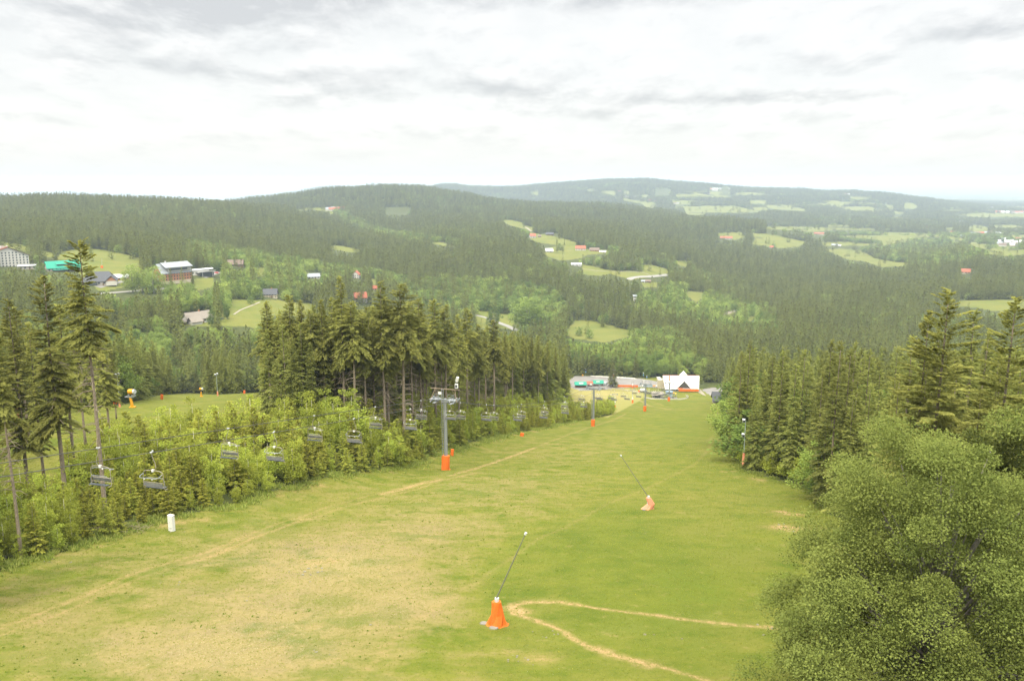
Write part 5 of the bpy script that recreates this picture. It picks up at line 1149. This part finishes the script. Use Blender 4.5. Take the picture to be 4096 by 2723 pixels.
# ------------------------------------------------------------------ snow making
def lance(bx, by, r, top, top_r, pad, h, wide, lb, bend=0.0):
    g = gat(bx, by); t = thing('snow_lance', lb, 'snow lance', tuple(g), 0, 'snow lances on the main slope'); rr = math.hypot(g[0], g[1]); e = at(top[0], top[1], rr+top_r)-g
    b = MB(); n_ = 12; rings = []
    for z, w_, ox in ((-.05, wide*1.15, 0), (.12, wide*.92, 0), (h*.45, wide*.62, bend), (h*.97, wide*.46, 0)):
        for k in range(n_):
            a_ = 2*math.pi*k/n_; q = w_*(1+.16*math.sin(3*a_+z*2)*(1.6-z/h)) ; rings.append((ox+q*math.cos(a_), q*.8*math.sin(a_), z))
    f = [(i*n_+k, i*n_+(k+1) % n_, (i+1)*n_+(k+1) % n_, (i+1)*n_+k) for i in range(3) for k in range(n_)]+[tuple(36+k for k in range(n_))]
    b.add(rings, f); b.build('cover', pad, t)
    MB().tube([(0, 0, 0), (0, 0, h+.12)], .16, 8).box((0.02, 0, h+.1), (.3, .26, .22)).build('hydrant', M_LAMP, t)
    s0 = np.array([-.05, 0, h+.1]); MB().tube([s0, s0+(e-s0)*.5, e], [.055, .045, .035], 6).build('lance_pipe', mat('pipe_grey', (.16, .16, .13), .5, .3), t)
    MB().tube([e-(e-s0)*.012, e+(e-s0)*.02], [.10, .10], 8).build('nozzle_head', M_LAMP, t)
    return g
g = lance(1987, 2502, 0, (2102, 2134), 0, M_ORNG, 2.05, .75, 'nearest snow lance, in a flared bright orange cover, its thin pipe leaning sideways')
lance(2592, 2036, 0, (2484, 1822), 0, M_PINK, 1.7, .75, 'farther snow lance in a faded salmon cover, its pipe leaning toward the thicket', .35)
for x, y, s_, lb in ((1936, 2494, .75, 'round concrete slab beside the nearest snow lance'), (1975, 2512, .8, 'concrete base under the nearest snow lance'), (2576, 2040, .5, 'flat stone beside the farther snow lance')):
    g = gat(x, y); o = MB().tube([(0, 0, -.1), (0, 0, .07), (0, 0, .13)], [s_*.42, s_*.44, s_*.36], 11).build('stone_slab', M_CONC); o.location = tuple(g); o.scale = (1, .75, 1); tag(o, lb, 'slab')
def cannon(bx, by, hx, hy, lb, h, arm, r=None):
    g = gat(bx, by); rr = math.hypot(g[0], g[1]); e = at(hx, hy, rr)-g; t = thing('snow_cannon', lb, 'snow cannon', tuple(g), 0, 'yellow snow cannons'); s = e[2]/4.2
    MB().tube([(0, 0, 0), (-.1*s, 0, 1.2*s), (-.35*s if arm else 0, 0, 2.6*s)], [.42*s, .36*s, .30*s], 8).box((0, 0, .15*s), (1.3*s, 1.1*s, .3*s)).build('mast', M_YEL, t)
    if arm: MB().box((-.5*s, 0, 2.75*s), (2.2*s, .5*s, .25*s)).box((.5*s, 0, 3.1*s), (.9*s, .5*s, .5*s)).tube([(-.7*s, 0, 2.9*s), (-.7*s, 0, 3.3*s)], .22*s, 8).build('swivel_arm', M_GALV, t)
    c = np.array([e[0], 0, e[2]-.1*s]); a_ = np.array([.95, -.25, .05])
    MB().tube([c-a_*.95*s, c-a_*.8*s, c, c+a_*.55*s], [.42*s, .62*s, .62*s, .56*s], 14).build('fan_housing', M_YEL, t, smooth=True); MB().tube([c+a_*.55*s, c+a_*.95*s], [.60*s, .58*s], 14).build('nozzle_ring', M_LAMP, t, smooth=True)
    MB().box((e[0]*.7, 0, e[2]-.75*s), (.35*s, .35*s, .9*s)).build('bracket', M_DARK, t)
cannon(530, 1630, 527, 1564, 'tall yellow snow cannon on a swivel arm beside the near spruces', 0, True)
cannon(806, 1586, 805, 1554, 'smaller yellow snow cannon on a straight mast far across the second run', 0, False)
# pads and small orange things along the runs
def pad(px_, py_, w_, h_, lb, m=None, lean=.08):
    g = gat(px_, py_); o = MB().box((0, 0, h_/2), (w_, .35, h_), ry=lean).box((.05*w_, -.2, h_*.45), (w_*.7, .1, h_*.7), ry=lean).build('safety_pad', m or M_ORNG); o.location = tuple(g-np.array([0, 0, .05])); tag(o, lb, 'safety pad', 'orange pads beside the runs')
pad(1809, 1822, .62, 1.45, 'orange pad standing just behind the nearest lift tower'); pad(2088, 1744, .95, .95, 'small square orange pad at the thicket edge', None, .25)
pad(325, 1643, 1.1, 1.9, 'dark orange pad between the bare trunks across the second run', mat('dark_orange', (.62, .13, .03), .8)); pad(648, 1597, .8, 1.7, 'orange pad at the bushes between the two snow cannons')
pad(978, 1574, .7, 1.3, 'dark orange pad at the wood edge, beyond the small snow cannon', mat('dark_orange', (.62, .13, .03), .8)); pad(463, 1616, 1.0, 1.2, 'tilted orange pad beside the lamp post near the tall snow cannon', None, .5)
g = gat(2950, 1808); t = thing('safety_net', 'crumpled orange safety net on stakes at the far-side wood edge', 'net', tuple(g), -.1)
b = MB(); zz = [1.0, .2, 1.15, .5, 1.3, .6, 1.1]
for k in range(6): b.add([(-1.3+k*.45, .02*k, .05), (-1.3+(k+1)*.45, .05*k, .05), (-1.3+(k+1)*.45, 0, zz[k+1]), (-1.3+k*.45, 0, zz[k]), (-1.3+k*.45, .06, .05), (-1.3+(k+1)*.45, .06, .05), (-1.3+(k+1)*.45, .06, zz[k+1]), (-1.3+k*.45, .06, zz[k])], [(0,1,2,3), (7,6,5,4), (3,2,6,7)])
b.build('netting', M_ORNG, t); MB().tube([(-1.3, .1, 0), (-1.25, .1, 1.3)], .03, 5).tube([(.5, .1, 0), (.55, .1, 1.5)], .03, 5).build('stake', M_GALV, t)
# village meadow lance, utility poles
g = gat(408, 1072); t = thing('snow_lance', 'tiny snow lance with orange foot on the village meadow', 'snow lance', tuple(g)); MB().box((0, 0, 1.1), (2, 1.4, 2.2)).prism([(-1, -.7, 2.2), (1, -.7, 2.2), (0, -.7, 2.6)], (0, 1.4, 0)).build('cover', M_ORNG, t); MB().tube([(0, 0, 2), (.8, 0, 10)], .14, 5).build('lance_pipe', M_LAMP, t)
for x, y, h, lb in ((1553, 1140, 10, 'pale utility pole standing among trees beyond the grove'), (2174, 1137, 9, 'pale utility pole in the small clearing behind the spruces'), (2200, 1137, 8, 'second utility pole in the small clearing'), (2212, 1137, 10, 'tallest utility pole in the small clearing')):
    g = gat(x, y); t = thing('utility_pole', lb, 'utility pole', tuple(g)); MB().tube([(0, 0, -1), (0, 0, h)], [.22, .16], 6).build('pole', M_LAMP, t); MB().box((0, 0, h-.4), (2.2, .2, .2)).build('crossarm', M_GALV, t)
# white cabinet at the thicket edge
g = gat(688, 2122); t = thing('control_cabinet', 'white upright control cabinet with a dark slot at the thicket edge', 'cabinet', tuple(g), -.35)
MB().box((0, 0, .90), (.60, .45, 1.9)).build('housing', M_WHITE, t); MB().box((0, 0, 1.875), (.64, .46, .05), ry=.06).build('lid', M_WHITE, t); MB().box((.02, -.222, .36), (.34, .02, .05), ry=-.12).build('slot', M_DARK, t); MB().box((0, 0, -.08), (.64, .5, .16)).build('plinth', M_CONC, t); MB().box((-.08, -.218, 1.12), (.05, .02, .05)).build('lock', M_DARK, t)
# brush pile and stones
g = gat(470, 2118); b = MB(); q = random.Random(3)
for k in range(60):
    x, y = q.gauss(0, 1.6), q.gauss(0, .5); a_ = q.uniform(0, 6.28); L = q.uniform(.6, 2.0); b.tube([(x, y, q.uniform(0, .3)), (x+L*.5*math.cos(a_), y+L*.4*math.sin(a_), q.uniform(.1, .55)), (x+L*math.cos(a_), y+L*.8*math.sin(a_), q.uniform(0, .6))], [.04, .025, .01], 4, False)
o = b.build('brush_pile', mat('dead_wood', (.24, .20, .12), .95, var=.3)); o.location = tuple(g); tag(o, 'pile of dead grey-brown branches at the thicket edge near the white cabinet', 'brush pile')
def stone_me(sd):
    q = np.random.default_rng(sd); import bmesh; bm = bmesh.new(); bmesh.ops.create_icosphere(bm, subdivisions=2, radius=1)
    for v in bm.verts:
        n_ = 1+.22*math.sin(v.co.x*3+sd)+.15*math.sin(v.co.y*5+sd*2)+.1*q.normal(); v.co.x *= n_; v.co.y *= n_*.8; v.co.z *= .45*n_
    m = bpy.data.meshes.new('stone'); bm.to_mesh(m); bm.free(); m.materials.append(M_STONE); return m
M_STONE = mat('pale_stone_rock', (.18, .165, .12), .9, var=.2, scale=2)
SM = [stone_me(i) for i in range(4)]
spots = [(1240,2285,.5,12),(1560,2275,.3,2),(1530,2510,.3,2),(2180,2540,.3,6),(2600,2540,.3,4),(3050,2515,.35,4),(720,2120,.3,5),(240,2225,.35,5),(180,2245,.35,4),(2060,2630,.28,10),(3175,2110,.5,8),(3130,2060,.4,5),(1900,2250,.25,4),(640,2330,.3,5),(920,2380,.3,3),(1300,2600,.3,4),(1330,1925,.3,3),(1880,1770,.35,4)]
for x, y, s_, n_ in spots:
    for k in range(n_):
        g = gat(x+random.gauss(0, 45), y+random.gauss(0, 12)); o = link('stone', SM[k % 4]); o.location = (g[0], g[1], g[2]+.02); o.rotation_euler = (0, 0, random.random()*6); u_ = s_*random.uniform(.1, .36); o.scale = (u_, u_, u_)
        tag(o, 'small pale stone lying in the short grass of the main slope', 'stone', 'stones scattered on the slope')
# ------------------------------------------------------------------ turf: tufts, flowers
def tufts(name, N, col, hmin, hmax, wd, seed, rmax, msk=None, nb=3, label=None, up=.9):
    q = np.random.default_rng(seed); u = q.random(N*3); r = 42*(rmax/42)**(u**.8); a = np.radians(-34+67*q.random(N*3)); x = r*np.sin(a); y = r*np.cos(a); z = zg(x, y); ppx, ppy = proj(x, y, z)
    ok = inpoly(ppx, ppy, SLOPE) | inpoly(ppx, ppy, LSLOPE)
    ok &= q.random(len(x)) < 1-sstep(r, rmax*.45, rmax)
    if msk is not None: ok &= msk(ppx, ppy, x, y, q)
    x, y, z, r = [v[ok][:N] for v in (x, y, z, r)]; N = len(x); sc = np.clip(r/60, .8, 3)
    x = np.repeat(x, nb)+q.normal(0, .05, N*nb)*np.repeat(sc, nb); y = np.repeat(y, nb)+q.normal(0, .05, N*nb)*np.repeat(sc, nb); z = np.repeat(z, nb)-.02; M = len(x); sc = np.repeat(sc, nb)
    A_ = nrm(np.stack([q.normal(0, .45, M), q.normal(0, .45, M), np.full(M, up)], -1)); B_ = nrm(np.cross(A_, nrm(q.normal(0, 1, (M, 3)))))
    V = leaf_quads(np.stack([x, y, z], -1), A_, B_, q.uniform(hmin, hmax, M)*sc**.5, wd*sc*(.6+.8*q.random(M)))
    o = link(name, me_np(name, V, np.arange(len(V)).reshape(-1, 4), col, attrs=dict(sh=np.repeat(q.random(M), 4)))); return tag(o, label, None, None, 'stuff')
M_TUFT = leafmat('grass_blades', (.15, .19, .026), (.30, .31, .07), (.2, .2, .06), .5, .0)
M_TUFD = leafmat('dark_grass_tuft', (.09, .135, .02), (.16, .20, .035), (.1, .15, .03), .3, .0)
tufts('grass', 80000, M_TUFT, .04, .10, .045, 1, 230, None, 3, 'short grass blades over the ski slope')
tufts('grass_clumps', 600, M_TUFD, .06, .16, .10, 2, 150, lambda a, b, x, y, q: (fbm(x/6, y/6, 8, 3) > .06) & (a < 2300), 6, 'dark coarse grass clumps dotted over the dry part of the slope')
fy_ = mat('yellow_petals', (.75, .55, .02), .8); fw_ = mat('white_petals', (.80, .80, .74), .8)
def blob(cs): return lambda a, b, x, y, q: np.max([am*np.exp(-(((a-cx)/rx)**2+((b-cy)/ry)**2)) for cx, cy, rx, ry, am in cs], 0) > q.random(len(a))
tufts('flowers', 5200, fy_, .02, .05, .05, 5, 160, blob([(2850,2455,190,22,1),(2600,2380,260,60,.25),(2300,2330,260,60,.12),(2150,2610,260,30,.5),(2900,2300,150,90,.2),(2450,2680,200,40,.5),(2700,2560,300,80,.15),(2450,1990,120,30,.3)]), 1, 'yellow meadow flowers in the greener grass', .15)
tufts('daisies', 4200, fw_, .02, .05, .05, 6, 120, blob([(2080,2640,190,28,.9),(2350,2690,160,22,.8),(2000,2660,120,22,.6),(2700,2600,200,30,.1),(2200,2560,200,25,.15)]), 1, 'white daisies on the stony patch', .15)

# rank grass and herbs along the woodland edges
def edge_grass(name, line, spread, N, col, h0, h1, seed, label):
    q = np.random.default_rng(seed); P_ = np.array([gat(*p)[:2] for p in line]); d = np.r_[0, np.cumsum(np.linalg.norm(np.diff(P_, axis=0), axis=1))]
    u = q.random(N)*d[-1]; x = np.interp(u, d, P_[:, 0])+q.normal(0, spread, N); y = np.interp(u, d, P_[:, 1])+q.normal(0, spread, N)
    k_ = fbm(x/3, y/3, 14, 3) > -.10; x, y = x[k_], y[k_]; nb = 9; hh = np.repeat(q.uniform(h0, h1, len(x)), nb)
    x = np.repeat(x, nb)+q.normal(0, .16, len(x)*nb); y = np.repeat(y, nb)+q.normal(0, .16, len(y)*nb); z = zg(x, y)-.03; M = len(x)
    A_ = nrm(np.stack([q.normal(0, .4, M), q.normal(0, .4, M), np.full(M, .8)], -1)); B_ = nrm(np.cross(A_, nrm(q.normal(0, 1, (M, 3)))))
    V = leaf_quads(np.stack([x, y, z], -1), A_, B_, hh*(.6+.7*q.random(M)), .07+.06*q.random(M))
    tag(link(name, me_np(name, V, np.arange(len(V)).reshape(-1, 4), col, attrs=dict(sh=np.repeat(q.random(M), 4)))), label, None, None, 'stuff')
M_RANK = leafmat('rank_grass', (.14, .20, .03), (.34, .36, .10), (.3, .3, .1), .45, .0)
edge_grass('tall_grass', FRONT[1:-2], 1.0, 5200, M_RANK, .25, .75, 21, 'tall rank grass and herbs along the foot of the thicket')
edge_grass('edge_weeds', D([(1668,945),(1690,970),(1688,1040),(1712,1085),(1790,1105),(1875,1135),(1900,1180)]), .9, 1800, M_RANK, .25, .7, 22, 'weeds and tall grass along the far-side wood edge')
# ------------------------------------------------------------------ the air
hz = MB(); hz.box((0, 0, (-1300+30)/2), (96000, 96000, 1330))
hm = bpy.data.materials.new('haze_air'); hm.use_nodes = True; n = NT(hm.node_tree); n.n.clear()
pv = n('ShaderNodeVolumePrincipled', {'Color': (.66, .80, .93, 1), 'Density': 0.000088, 'Anisotropy': 0.1})
n('ShaderNodeOutputMaterial', {'Volume': pv.outputs[0]})
ho = hz.build('haze', hm); tag(ho, kind='stuff')
